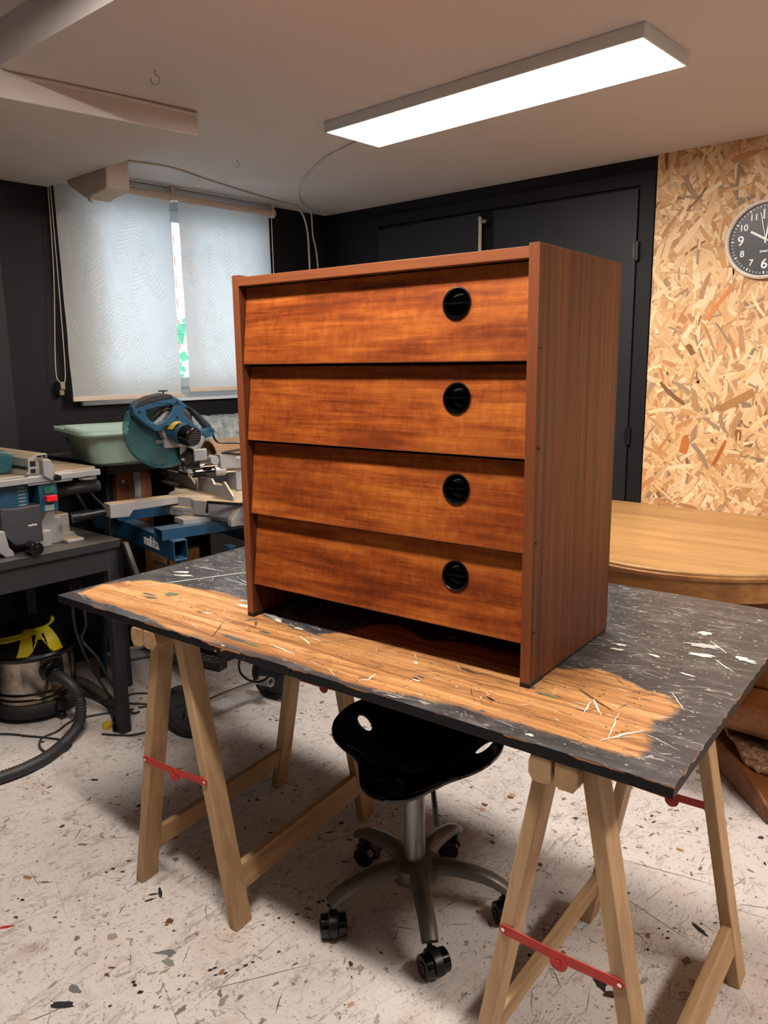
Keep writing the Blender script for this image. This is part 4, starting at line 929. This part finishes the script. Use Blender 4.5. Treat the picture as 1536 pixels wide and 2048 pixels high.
ob('mitre_handle', MB().cyl((.0, -.387, q_(.872)), (-.02, -.47, q_(.862)), .013, .016, 14).cyl((-.02, -.43, q_(.866)), (-.03, -.50, q_(.859)), .018, .02, 14), M['black_plastic'], ms)
ob('fence', MB().prism([(-.40, q_(.955)), (-.395, q_(.935)), (-.345, q_(.925)), (-.335, q_(.896)), (-.10, q_(.898)), (-.055, q_(.902)), (-.055, q_(.918)), (-.11, q_(.950)), (-.14, q_(.957))], 'y', .0, .008).prism([(.0, q_(.902)), (.0, q_(.945)), (.05, q_(.902))], 'x', -.06, -.05), M['alu_dusty'], ms, bevel=.001, smooth=0)
ob('fence', MB().prism([(-.036, q_(.958)), (.085, q_(.963)), (.105, q_(.943)), (.170, q_(.946)), (.180, q_(.962)), (.192, q_(.962)), (.255, q_(.915)), (.255, q_(.900)), (-.036, q_(.903))], 'y', .0, .008), M['alu_dusty'], ms, bevel=.001, smooth=0)
ob('slide_tube', MB().cyl((.05, -.03, q_(1.012)), (.05, .42, q_(1.012)), .0095, n=18).cyl((.05, -.04, q_(.986)), (.05, .42, q_(.986)), .014, n=18), M['chrome'], ms)
ob('slide_bracket', MB().cyl((.05, .03, q_(.986)), (.05, .075, q_(.986)), .020, n=20).box(.02, .07, .05, .12, q_(.995), q_(1.05)).cyl((.055, .015, q_(1.035)), (.095, .015, q_(1.035)), .018, n=18).box(-.01, .06, .12, .2, q_(.90), q_(1.03)), M['alu'], ms, bevel=.002)
ob('tube_cap', MB().cyl((.05, -.055, q_(.986)), (.05, .028, q_(.986)), .0175, n=20), M['black_gloss'], ms, bevel=.002)
ob('hold_down', MB().cyl((-.02, -.06, q_(.99)), (-.02, -.06, q_(1.045)), .010, n=14).box(-.04, .05, -.08, -.03, q_(.975), q_(.992)), M['steel'], ms, bevel=.002)
# head
hc = (-.152, q_(1.158))
gd = [(hc[0] + .146 * cos(radians(a)), hc[1] + .146 * sin(radians(a))) for a in range(150, 345, 6)] + [(hc[0] + .10, hc[1] + .0), (hc[0] + .03, hc[1] + .07), (hc[0] - .08, hc[1] + .085)]
ob('blade_guard', MB().prism(gd, 'x', -.020, .022), M['teal'], ms, bevel=.007, segs=3, smooth=50)
bl = []
for k in range(120): a = 2 * pi * k / 120; r = .128 if k % 3 else .134; bl.append((hc[0] + r * cos(a), hc[1] + r * sin(a)))
ob('blade', MB().prism(bl, 'x', .0225, .0245).cyl((.02, hc[0], hc[1]), (.033, hc[0], hc[1]), .03, n=20), M['steel'], ms, smooth=0, X=T(-.022, 0, 0))
ho = [(-.288, 1.252), (-.266, 1.270), (-.222, 1.285), (-.170, 1.294), (-.133, 1.289), (-.106, 1.273), (-.079, 1.250), (-.034, 1.217), (.018, 1.166), (.037, 1.146), (.028, 1.130), (.0, 1.120), (-.022, 1.134), (-.06, 1.146), (-.10, 1.150), (-.145, 1.172), (-.165, 1.176), (-.185, 1.160), (-.207, 1.160), (-.230, 1.178), (-.258, 1.200), (-.284, 1.228)]
h1 = [(-.236, 1.236), (-.198, 1.246), (-.163, 1.250), (-.128, 1.254), (-.140, 1.225), (-.167, 1.196), (-.195, 1.186), (-.220, 1.196), (-.236, 1.216)]
h2 = [(-.090, 1.226), (-.082, 1.240), (-.068, 1.236), (-.032, 1.198), (-.003, 1.160), (-.012, 1.152), (-.030, 1.158), (-.055, 1.182), (-.084, 1.208)]
f_ = lambda L: [(a, q_(b)) for a, b in L]
bh = ob('handle_body', MB().prism(f_(ho), 'x', .030, .072, holes=[f_(h1), f_(h2)]), M['blue'], ms, bevel=.005, segs=3, smooth=0)
ob('grip', MB().prism(f_([(-.281, 1.252), (-.262, 1.272), (-.222, 1.288), (-.170, 1.297), (-.134, 1.291), (-.128, 1.276), (-.17, 1.272), (-.225, 1.262), (-.268, 1.247)]), 'x', .028, .0745), M['rubber'], bh, bevel=.004, smooth=0)
ob('grip', MB().prism(f_([(-.076, 1.249), (-.034, 1.219), (.018, 1.168), (.012, 1.160), (-.006, 1.166), (-.036, 1.204), (-.070, 1.241)]), 'x', .029, .0738), M['rubber'], bh, bevel=.003, smooth=0)
ob('trigger', MB().tube([(.05, -.118, q_(1.258)), (.052, -.135, q_(1.240)), (.052, -.165, q_(1.238)), (.052, -.195, q_(1.215)), (.052, -.215, q_(1.200))], .006, 8), M['black_gloss'], bh)
ob('trigger_web', MB().prism(f_([(-.20, 1.188), (-.13, 1.245), (-.13, 1.20), (-.17, 1.178)]), 'x', .034, .044), M['alu_dusty'], bh, smooth=0)
for (a, b) in ((-.262, 1.232), (-.115, 1.262), (-.118, 1.205), (.018, 1.148), (-.17, 1.172)):
    ob('screw', MB().cyl((.0715, a, q_(b)), (.0735, a, q_(b)), .0048, n=12), M['black_plastic'], bh)
lk = ob('lock_knob', MB().cyl((.05, -.157, q_(1.288)), (.05, -.157, q_(1.304)), .003, n=8).box(.04, .06, -.172, -.144, q_(1.302), q_(1.307)), M['black_plastic'], bh)
gc = MB().cyl((.022, -.125, q_(1.160)), (.050, -.125, q_(1.160)), .052, .046, 24).box(.02, .04, -.16, -.02, q_(1.09), q_(1.17))
ob('gear_case', gc, M['alu_dusty'], ms, bevel=.004)
mt = MB().cyl((.045, -.120, q_(1.152)), (.135, -.105, q_(1.140)), .041, .038, 30)
mto = ob('motor', mt, M['blue'], ms, bevel=.003)
cp = MB().cyl((.118, -.108, q_(1.142)), (.165, -.100, q_(1.136)), .0405, .034, 30)
cpo = ob('motor_cap', cp, M['black_gloss'], ms, bevel=.003)
vg = MB()
for k in range(-3, 4):
    hw = .028 * math.sqrt(max(.02, 1 - (k / 3.9) ** 2))
    vg.box(.164, .168, -.100 - hw, -.100 + hw, q_(1.1335 + k * .0082), q_(1.1375 + k * .0082))
ob('vent_grille', vg, M['rubber'], cpo, smooth=0)
ob('warning_label', MB().prism([(.0415 * cos(radians(a)), .0415 * sin(radians(a))) for a in range(95, 160, 8)] + [(.0405 * cos(radians(a)), .0405 * sin(radians(a))) for a in range(151, 94, -8)], 'x', .0, .05), M['yellow_label'], mto, X=T(.062, -.117, q_(1.150)), smooth=0)
ob('guard_link', MB().box(.024, .030, -.19, -.08, q_(1.108), q_(1.122)).box(.030, .036, -.10, -.05, q_(1.055), q_(1.11)), M['steel'], ms, X=T(0, 0, 0), bevel=.001)
ob('pivot_arm', MB().cyl((.045, -.055, q_(1.075)), (.045, .0, q_(1.145)), .024, .022, 20).box(.060, .072, -.060, -.005, q_(1.035), q_(1.08)), M['alu'], ms, bevel=.003)
ob('bellows', MB().cyl((.03, -.09, q_(1.03)), (.04, -.03, q_(1.075)), .03, n=16), M['black_plastic'], ms)
ob('power_cord', MB().tube([(.055, .030, q_(1.135)), (.06, .05, q_(1.10)), (.08, .13, q_(1.092)), (.09, .14, q_(1.07)), (.07, .06, q_(1.058)), (.07, .10, q_(1.052)), (.09, .17, q_(1.03)), (.12, .20, q_(.96)), (.16, .21, q_(.90)), (.20, .215, q_(.872))], .0045, 8), M['black_plastic'], ms)
ob('side_support', MB().tube([(.24, -.10, q_(.865)), (.25, -.10, q_(.905)), (.37, .02, q_(.895)), (.50, .13, q_(.885))], .006, 8, smooth=0).tube([(.32, .10, q_(.87)), (.33, .10, q_(.915)), (.46, .16, q_(.90))], .006, 8, smooth=0), M['black_plastic'], ms)
ob('side_support', MB().tube([(-.40, -.03, q_(.905)), (-.44, -.06, q_(.91)), (-.44, -.10, q_(.935)), (-.36, -.04, q_(.945)), (-.30, .02, q_(.935)), (-.27, .05, q_(.925))], .004, 8, smooth=0), M['black_plastic'], ms)
ob('clamp_plate', MB().box(-.36, -.20, -.02, .06, q_(.8985), q_(.912)), M['alu'], ms, bevel=.002)
# small grey circular saw behind the fence
cs_ = thing('circular_saw', 'light grey hand saw with an orange button lying behind the mitre saw fence', 'circular saw', (-2.34, 2.13, .9175), -11)
ob('saw_body', MB().prism([(-.13, .0), (-.12, .03), (-.07, .072), (-.02, .085), (.04, .07), (.09, .03), (.09, .0)], 'x', -.03, .03), M['lightgrey_plastic'], cs_, bevel=.008, segs=3)
ob('blade_cover', MB().cyl((.035, .04, .055), (.055, .04, .055), .055, n=28), M['alu'], cs_, bevel=.003)
ob('button', MB().box(-.01, .02, -.055, -.020, .080, .094), M['orange'], cs_, bevel=.003)
ob('grip_pad', MB().box(.0285, .032, -.08, -.04, .045, .062), M['rubber'], cs_, bevel=.002)
ob('saw_ledge', MB().box(-2.55, -2.22, 2.05, 2.38, .885, .9172), M['bench_black'], label='small black ledge under the light grey hand saw', cat='ledge', bevel=.002)
# wooden blocks below the stand
tray = ob('tray', MB().box(-.58, .20, -.17, .18, .455, .470), M['bench_black'], ss, bevel=.002, label='dark shelf board between the stand legs')
ob('log_block', MB().box(-.11, .09, -.05, .07, 0, .165), M['rough_block'], X=T(-2.78, 1.86, .4705) @ Rz(.2), label='raw wood block lying below the blue stand of the mitre saw', cat='wood block', bevel=.004)
ob('grey_board', MB().box(-.25, .30, -.012, .012, 0, .12), M['cardboard'], X=T(-2.56, 1.74, .4705) @ Rz(-.2), label='dusty greyish board below the blue stand in front of the raw wood block', cat='board', bevel=.002)

# ================================================================== VACUUM CLEANER
VC = (-3.075, 1.355, 0)
va = thing('vacuum_cleaner', 'vacuum cleaner with steel drum, black head and yellow handle on the floor', 'vacuum cleaner', VC, -24)
ob('chassis', MB().lathe([(.0001, .018), (.150, .018), (.165, .026), (.170, .045), (.166, .072), (.155, .082), (.0001, .082)], 44), M['rubber'], va, smooth=50)
for a in (30, 150, 210, -62):
    X = Rz(radians(a)) @ T(.178, 0, 0)
    ft_ = ob('castor', MB().cyl((0, 0, .045), (0, 0, .078), .021, .018, 16).box(-.04, .0, -.02, .02, .03, .07).cyl((0, -.010, .018), (0, .010, .018), .018, n=18), M['black_plastic'], va, X=X, bevel=.002)
drum = ob('drum', MB().lathe([(.158, .080), (.162, .086), (.162, .098), (.156, .103), (.162, .108), (.162, .120), (.156, .125), (.161, .131), (.161, .262), (.158, .266)], 56), M['drum'], va, smooth=30)
ob('rim', MB().lathe([(.159, .258), (.172, .262), (.174, .276), (.168, .284), (.150, .286)], 56), M['black_plastic'], va, smooth=40)
ob('head', MB().lathe([(.166, .282), (.160, .300), (.148, .330), (.118, .362), (.085, .378), (.070, .386), (.050, .388), (.0001, .389)], 48), M['black_plastic'], va, smooth=40)
def domep(a, t, off=.006):     # point on the head: a = angle, t = 0 rim .. 1 top
    K = [(.166, .284), (.160, .300), (.148, .330), (.118, .362), (.085, .378), (.060, .388)]
    x = t * (len(K) - 1); i = min(int(x), len(K) - 2); u = x - i; r = K[i][0] * (1 - u) + K[i + 1][0] * u; zz = K[i][1] * (1 - u) + K[i + 1][1] * u
    return Vector(((r + off) * cos(a), (r + off) * sin(a), zz + off * .8))
def strip(L, wfun):
    m = MB(); n = len(L)
    for i, (a, t) in enumerate(L):
        wd = wfun(i / (n - 1)); m.v += [domep(a - wd, t, .008), domep(a + wd, t, .008), domep(a + wd, t, -.004), domep(a - wd, t, -.004)]
    for i in range(n - 1):
        for k in range(4): m.f.append([i * 4 + k, i * 4 + (k + 1) % 4, (i + 1) * 4 + (k + 1) % 4, (i + 1) * 4 + k])
    m.f.append([3, 2, 1, 0]); m.f.append([n * 4 - 4, n * 4 - 3, n * 4 - 2, n * 4 - 1]); return m
hy = MB()
for s, a0, a1 in ((1, .62, .42), (-1, -.20, .08)):
    st_ = strip([(a0 + (a1 - a0) * k / 10, k / 10 * .72) for k in range(11)], lambda t: .12 + .14 * t); hy.add(st_.v, st_.f)
for (a0, a1, t0, t1) in ((.0, 1.5, .66, .80), (.0, -1.1, .60, .42)):
    st_ = strip([(a0 + (a1 - a0) * k / 12, t0 + (t1 - t0) * k / 12) for k in range(13)], lambda t: .30); hy.add(st_.v, st_.f)
ob('handle', hy, M['yellow'], va, smooth=30)
ob('latch', strip([(.22, .05 + .5 * k / 6) for k in range(7)], lambda t: .17), M['black_gloss'], va)
ob('latch_mark', strip([(.24, .44 + .10 * k / 3) for k in range(4)], lambda t: .08), M['yellow'], va, X=T(.0025, .001, .003))
ob('inlet', MB().cyl((.14, .060, .215), (.185, .075, .215), .046, .040, 24).cyl((.18, .075, .215), (.225, .085, .213), .031, .028, 22).box(.15, .168, .03, .11, .18, .27), M['black_plastic'], va, bevel=.003)
ob('button', MB().cyl((.195, .078, .243), (.205, .081, .254), .012, n=12), M['black_gloss'], va)
def ribbed(pts, r, n=16):
    P = catmull(pts, 40); m = MB(); L = 0; out = []
    for a, b in zip(P, P[1:]): L += (b - a).length
    k = int(L / .0062); d = 0; i = 0; acc = 0; step = L / k
    cur = P[0]; out.append(P[0]); seg = 0
    for a, b in zip(P, P[1:]):
        l = (b - a).length
        while acc + l >= step * len(out) and l > 0 and len(out) < k:
            u = (step * len(out) - acc) / l; out.append(a.lerp(b, u))
        acc += l
    ref = Vector((0, 0, 1)); N = len(out)
    for i, p in enumerate(out):
        dd = (out[min(i + 1, N - 1)] - out[max(i - 1, 0)]).normalized(); ref = (ref - dd * ref.dot(dd)).normalized(); bb = dd.cross(ref); rr_ = r if i % 2 else r * .84
        for q in range(n): t = 2 * pi * q / n; m.v.append(p + (ref * cos(t) + bb * sin(t)) * rr_)
    for i in range(N - 1):
        for q in range(n): m.f.append([i * n + q, i * n + (q + 1) % n, (i + 1) * n + (q + 1) % n, (i + 1) * n + q])
    return m
vinv = (T(*VC) @ Rz(radians(-24))).inverted()
hp = [(-2.86, 1.335, .213), (-2.80, 1.345, .208), (-2.755, 1.365, .17), (-2.735, 1.372, .11), (-2.70, 1.34, .05), (-2.655, 1.265, .026), (-2.60, 1.165, .0235), (-2.58, 1.06, .0235), (-2.60, .95, .0235), (-2.68, .80, .0235)]
ob('hose', ribbed([vinv @ Vector(p) for p in hp], .0225), M['hose'], va, smooth=60)
noz = thing('hose_end', 'loose black vacuum hose end with yellow tape lying by the black bench leg', 'hose', (-2.75, 1.53, 0), 0)
ob('tube', MB().tube([(-.30, -.06, .10), (-.25, .0, .07), (-.16, .025, .035), (-.06, .015, .026), (.03, -.02, .0245), (.10, -.055, .0245)], .0225, 16, smooth=8), M['rubber'], noz)
ob('cuff', MB().prism(circ(.0245, 0, 0, 24), 'z', 0, .05, holes=[circ(.0205, 0, 0, 24)[::-1]], X=T(.095, -.052, .0248) @ Rz(radians(-28)) @ Ry(pi / 2)), M['black_gloss'], noz)
ob('tape', MB().prism([(-.02, -.012), (.0, -.02), (.018, -.008), (.014, .014), (-.006, .02), (-.02, .008)], 'z', .0005, .022), M['yellow_label'], noz, X=T(.072, -.085, 0), bevel=.003)
# cables on the floor and below the benches
def cable(label, pts, r=.0042, mat='rubber', closed=False):
    return ob('floor_cable', MB().tube(pts, r, 8, smooth=8, closed=closed), M[mat], label=label, cat='cable')
r_ = .0045
cable('black cable running to the frame edge and looping on the floor under the ribbed hose', [(-3.1, .95, r_), (-2.96, 1.14, r_), (-2.85, 1.21, r_), (-2.735, 1.27, r_), (-2.665, 1.285, r_), (-2.625, 1.245, r_), (-2.65, 1.20, r_), (-2.72, 1.195, r_), (-2.79, 1.235, r_), (-2.80, 1.30, r_), (-2.84, 1.39, r_), (-2.80, 1.50, r_), (-2.74, 1.60, r_)])
cable('black cable curling on the floor between the bench leg and the trestle', [(-2.74, 1.62, r_), (-2.70, 1.70, r_), (-2.78, 1.75, r_), (-2.88, 1.68, r_), (-2.85, 1.60, r_), (-2.74, 1.66, r_), (-2.62, 1.70, r_), (-2.50, 1.74, r_)])
cable('black cable end lying in front of the bench leg foot', [(-2.64, 1.40, r_), (-2.585, 1.435, r_), (-2.54, 1.475, r_), (-2.52, 1.54, r_), (-2.53, 1.62, r_)])
cable('grey cable hanging down from the black bench, closer to the vacuum', [(-2.70, 1.36, .60), (-2.70, 1.36, .45), (-2.705, 1.38, .36), (-2.72, 1.41, .28), (-2.78, 1.50, .12), (-2.84, 1.57, .02), (-2.88, 1.60, r_)], .005)
cable('grey cable hanging down from the black bench, closer to its leg', [(-2.67, 1.38, .60), (-2.67, 1.39, .45), (-2.69, 1.38, .38), (-2.66, 1.42, .30), (-2.66, 1.48, .15), (-2.70, 1.56, .02), (-2.70, 1.60, r_)], .005)
ps = thing('power_strip', 'black power strip with round sockets hanging below the workbench board', 'power strip', (-2.30, 1.665, .30), 12)
ob('body', MB().box(-.20, .07, -.027, .027, -.02, .02), M['rubber'], ps, bevel=.006)
for k in range(4): ob('socket', MB().prism(circ(.0195, 0, 0, 24), 'z', 0, .0015, holes=[circ(.0165, 0, 0, 24)[::-1]]).cyl((-.006, 0, .0), (-.006, 0, .0012), .0022, n=8).cyl((.006, 0, .0), (.006, 0, .0012), .0022, n=8), M['black_gloss'], ps, X=T(.042 - k * .055, 0, .0198))
ob('cord', MB().tube([(-.20, 0, 0), (-.26, .02, .03), (-.30, .10, .18), (-.30, .16, .45)], .0045, 8), M['rubber'], ps)
cable('thin black cable loop hanging below the workbench board by the power strip', [(-2.16, 1.75, .42), (-2.19, 1.72, .30), (-2.15, 1.72, .255), (-2.08, 1.74, .26), (-2.05, 1.78, .32), (-2.05, 1.8, .45)], .004)
sd = thing('cable_drum', 'black cable reel standing on the floor behind the trestle near the stool', 'cable reel', (-2.02, 2.36, 0), 20)
ob('side_disc', MB().cyl((0, -.05, .13), (0, -.035, .13), .130, n=40), M['rubber'], sd, bevel=.003)
ob('side_disc', MB().cyl((0, .035, .13), (0, .05, .13), .130, n=40), M['rubber'], sd, bevel=.003)
ob('core', MB().cyl((0, -.035, .13), (0, .035, .13), .085, n=30), M['rubber'], sd)

# ================================================================== WALL CLOCK
ck = thing('wall_clock', 'round black wall clock with white numerals and a chrome rim on the strand board', 'clock', (-.926, 3.4295, 1.855), 0)
M['clock_rim'] = plain('bright clock rim', (236, 232, 226), .4, 0, .02)
XC = Rx(pi / 2)      # local z -> -y
ob('case', MB().lathe([(.138, .002), (.150, .004), (.1515, .016), (.148, .026), (.142, .030), (.1385, .027), (.137, .016), (.137, .012)], 72), M['clock_rim'], ck, X=XC, smooth=50)
M['clock_face'] = plain('clock face black', (34, 35, 40), .35, 0, .02); M['clock_white'] = plain('clock white', (235, 235, 235), .4, 0, .01)
ob('face', MB().cyl((0, 0, .0), (0, 0, .012), .138, n=72), M['clock_face'], ck, X=XC)
tk = MB()
for k in range(60):
    a = 2 * pi * k / 60; big = k % 5 == 0
    tk.box((.123 if not big else .121), .131, (-.0010 if not big else -.0024), (.0010 if not big else .0024), .0120, .0127, X=Rz(a))
ob('minute_marks', tk, M['clock_white'], ck, X=XC, smooth=0)
for n_ in range(1, 13):
    a = radians(90 - 30 * n_); big = n_ % 3 == 0; s_ = .052 if big else .034; r = .094 if big else .099
    text('numeral', str(n_), s_, M['clock_white'], ck, XC @ T(r * cos(a), r * sin(a), .0122), .0003, bold=.0006 if big else .0004)
text('lettering', 'QUARTZ', .010, M['clock_white'], ck, XC @ T(0, -.045, .0122), .0002, bold=.0004)
hm = lambda L, W_, zz, a, tail: MB().box(-tail, L, -W_ / 2, W_ / 2, zz, zz + .0012, X=Rz(a))
ob('hour_hand', hm(.066, .0085, .0140, radians(90 - 300), .012), M['clock_white'], ck, X=XC, smooth=0)
ob('minute_hand', hm(.100, .0065, .0160, radians(90 - 8), .014), M['clock_white'], ck, X=XC, smooth=0)
ob('second_hand', hm(.105, .0014, .0180, radians(90 + 13), .02), M['steel'], ck, X=XC, smooth=0)
ob('hub', MB().cyl((0, 0, .012), (0, 0, .0195), .0055, n=16), M['clock_white'], ck, X=XC)

# ================================================================== FLOOR SPOTS
rf_ = random.Random(77); fm = MB(); zf = .0002
FD = [lin(c) for c in ((52, 46, 44), (70, 56, 44), (60, 60, 62), (96, 72, 50), (116, 112, 110), (128, 122, 114), (150, 112, 80), (44, 42, 46))]
FL = [lin(c) for c in ((150, 142, 134), (168, 150, 132), (140, 120, 104), (186, 150, 126), (128, 122, 118))]
for i in range(4200):
    x, y = rf_.uniform(-3.2, .4), rf_.uniform(.3, 3.3); zf += 1e-7; r = rf_.random(); an = rf_.uniform(0, pi)
    if r < .52: s_ = rf_.uniform(.0015, .0065); blob(fm, x, y, s_, s_ * rf_.uniform(.5, 1), an, rf_.choice(FD), zf, rf_, 8, .2)
    elif r < .60: s_ = rf_.uniform(.009, .02); blob(fm, x, y, s_, s_ * rf_.uniform(.35, .8), an, rf_.choice(FD), zf, rf_, 14, .35)
    elif r < .72: s_ = rf_.uniform(.01, .03); blob(fm, x, y, s_, s_ * rf_.uniform(.2, .7), an, rf_.choice(FL), zf, rf_, 14, .4)
    else: L = rf_.uniform(.015, .09); streak(fm, x, y, x + L * cos(an), y + L * sin(an), rf_.uniform(.0006, .0022), rf_.choice(FD[:6] + FL), zf, rf_)
for _ in range(46):      # clusters of splashed drops
    cx, cy = rf_.uniform(-2.6, .1), rf_.uniform(.5, 2.8); an = rf_.uniform(0, pi); col = rf_.choice(FD)
    for k in range(rf_.randint(4, 12)):
        d = rf_.gauss(0, .06); e = rf_.gauss(0, .015); s_ = rf_.uniform(.003, .013); zf += 1e-7
        blob(fm, cx + d * cos(an) - e * sin(an), cy + d * sin(an) + e * cos(an), s_, s_ * rf_.uniform(.5, .9), an, col, zf, rf_, 9, .15)
for _ in range(60):      # long scratches
    cx, cy = rf_.uniform(-2.8, .2), rf_.uniform(.5, 3.0); an = rf_.choice((.15, .75, 1.3, 2.5, 2.9)) + rf_.gauss(0, .2); L = rf_.uniform(.12, .4); zf += 1e-7
    streak(fm, cx, cy, cx + L * cos(an), cy + L * sin(an), rf_.uniform(.0008, .0018), rf_.choice((lin((130, 118, 108)), lin((100, 90, 84)))), zf, rf_, 10)
BR, GR, BK, OC, RD = lin((112, 74, 48)), lin((116, 114, 112)), lin((40, 40, 46)), lin((166, 128, 92)), lin((176, 60, 48))
for (x, y, L, W_, a, c) in [(-1.569, .969, .024, .018, .2, BR), (-1.485, .898, .05, .010, .75, GR), (-1.475, .905, .028, .022, -.2, GR), (-1.45, .885, .035, .018, .1, lin((140, 138, 132))), (-1.527, .660, .05, .018, .7, BK), (-1.55, .70, .04, .016, .2, GR), (-1.683, 1.017, .05, .010, -.5, BK), (-1.69, 1.0, .03, .008, .9, BK), (-1.678, .982, .03, .007, 1.2, BK), (-1.236, 1.925, .022, .016, .2, BR), (-1.197, 2.014, .02, .015, 0, BR), (-1.11, 1.773, .020, .014, 0, BR), (-1.13, 1.80, .016, .01, 0, BR), (-1.872, .989, .012, .009, 0, BK), (-1.872, .969, .010, .007, 0, BK), (-1.869, 1.038, .014, .010, .5, BR), (-1.84, 1.07, .012, .009, .5, BR), (-2.045, .992, .03, .010, .6, GR), (-2.024, .817, .03, .016, .4, OC), (-1.965, .838, .04, .008, .7, GR), (-1.942, .764, .012, .010, 0, BK), (-1.81, .787, .014, .006, .8, BK), (-1.782, .786, .01, .005, .8, BK), (-1.53, .77, .012, .01, .6, BR), (-1.54, .79, .02, .006, .7, BR), (-1.874, .688, .04, .012, .9, RD), (-1.53, .955, .010, .008, 0, BR), (-1.461, .798, .010, .009, 0, BK), (-1.451, .795, .010, .009, 0, BK), (-1.424, .791, .014, .010, .9, BK), (-1.441, .726, .008, .008, 0, BK), (-.634, 1.481, .045, .022, -.7, BK), (-.602, 1.462, .03, .02, .3, lin((60, 44, 40))), (-1.517, 1.504, .04, .010, .9, BR), (-1.445, 1.514, .02, .012, 0, BR), (-1.278, .903, .016, .010, 0, GR), (-.989, 2.164, .02, .012, 0, BR), (-.914, 2.187, .014, .01, 0, BR), (-.516, 1.795, .05, .014, -.5, BK), (-2.357, 1.209, .03, .012, .6, BK), (-.671, 2.086, .022, .012, 0, OC), (-.86, 2.0, .03, .012, .4, lin((150, 64, 56)))]:
    zf += 3e-6; blob(fm, x, y, L, W_, a, c, zf, rf_, 16, .3)
ob('paint_splats', fm, M['splat'], fl, kind='stuff', smooth=0, X=T(0, 0, .0001))
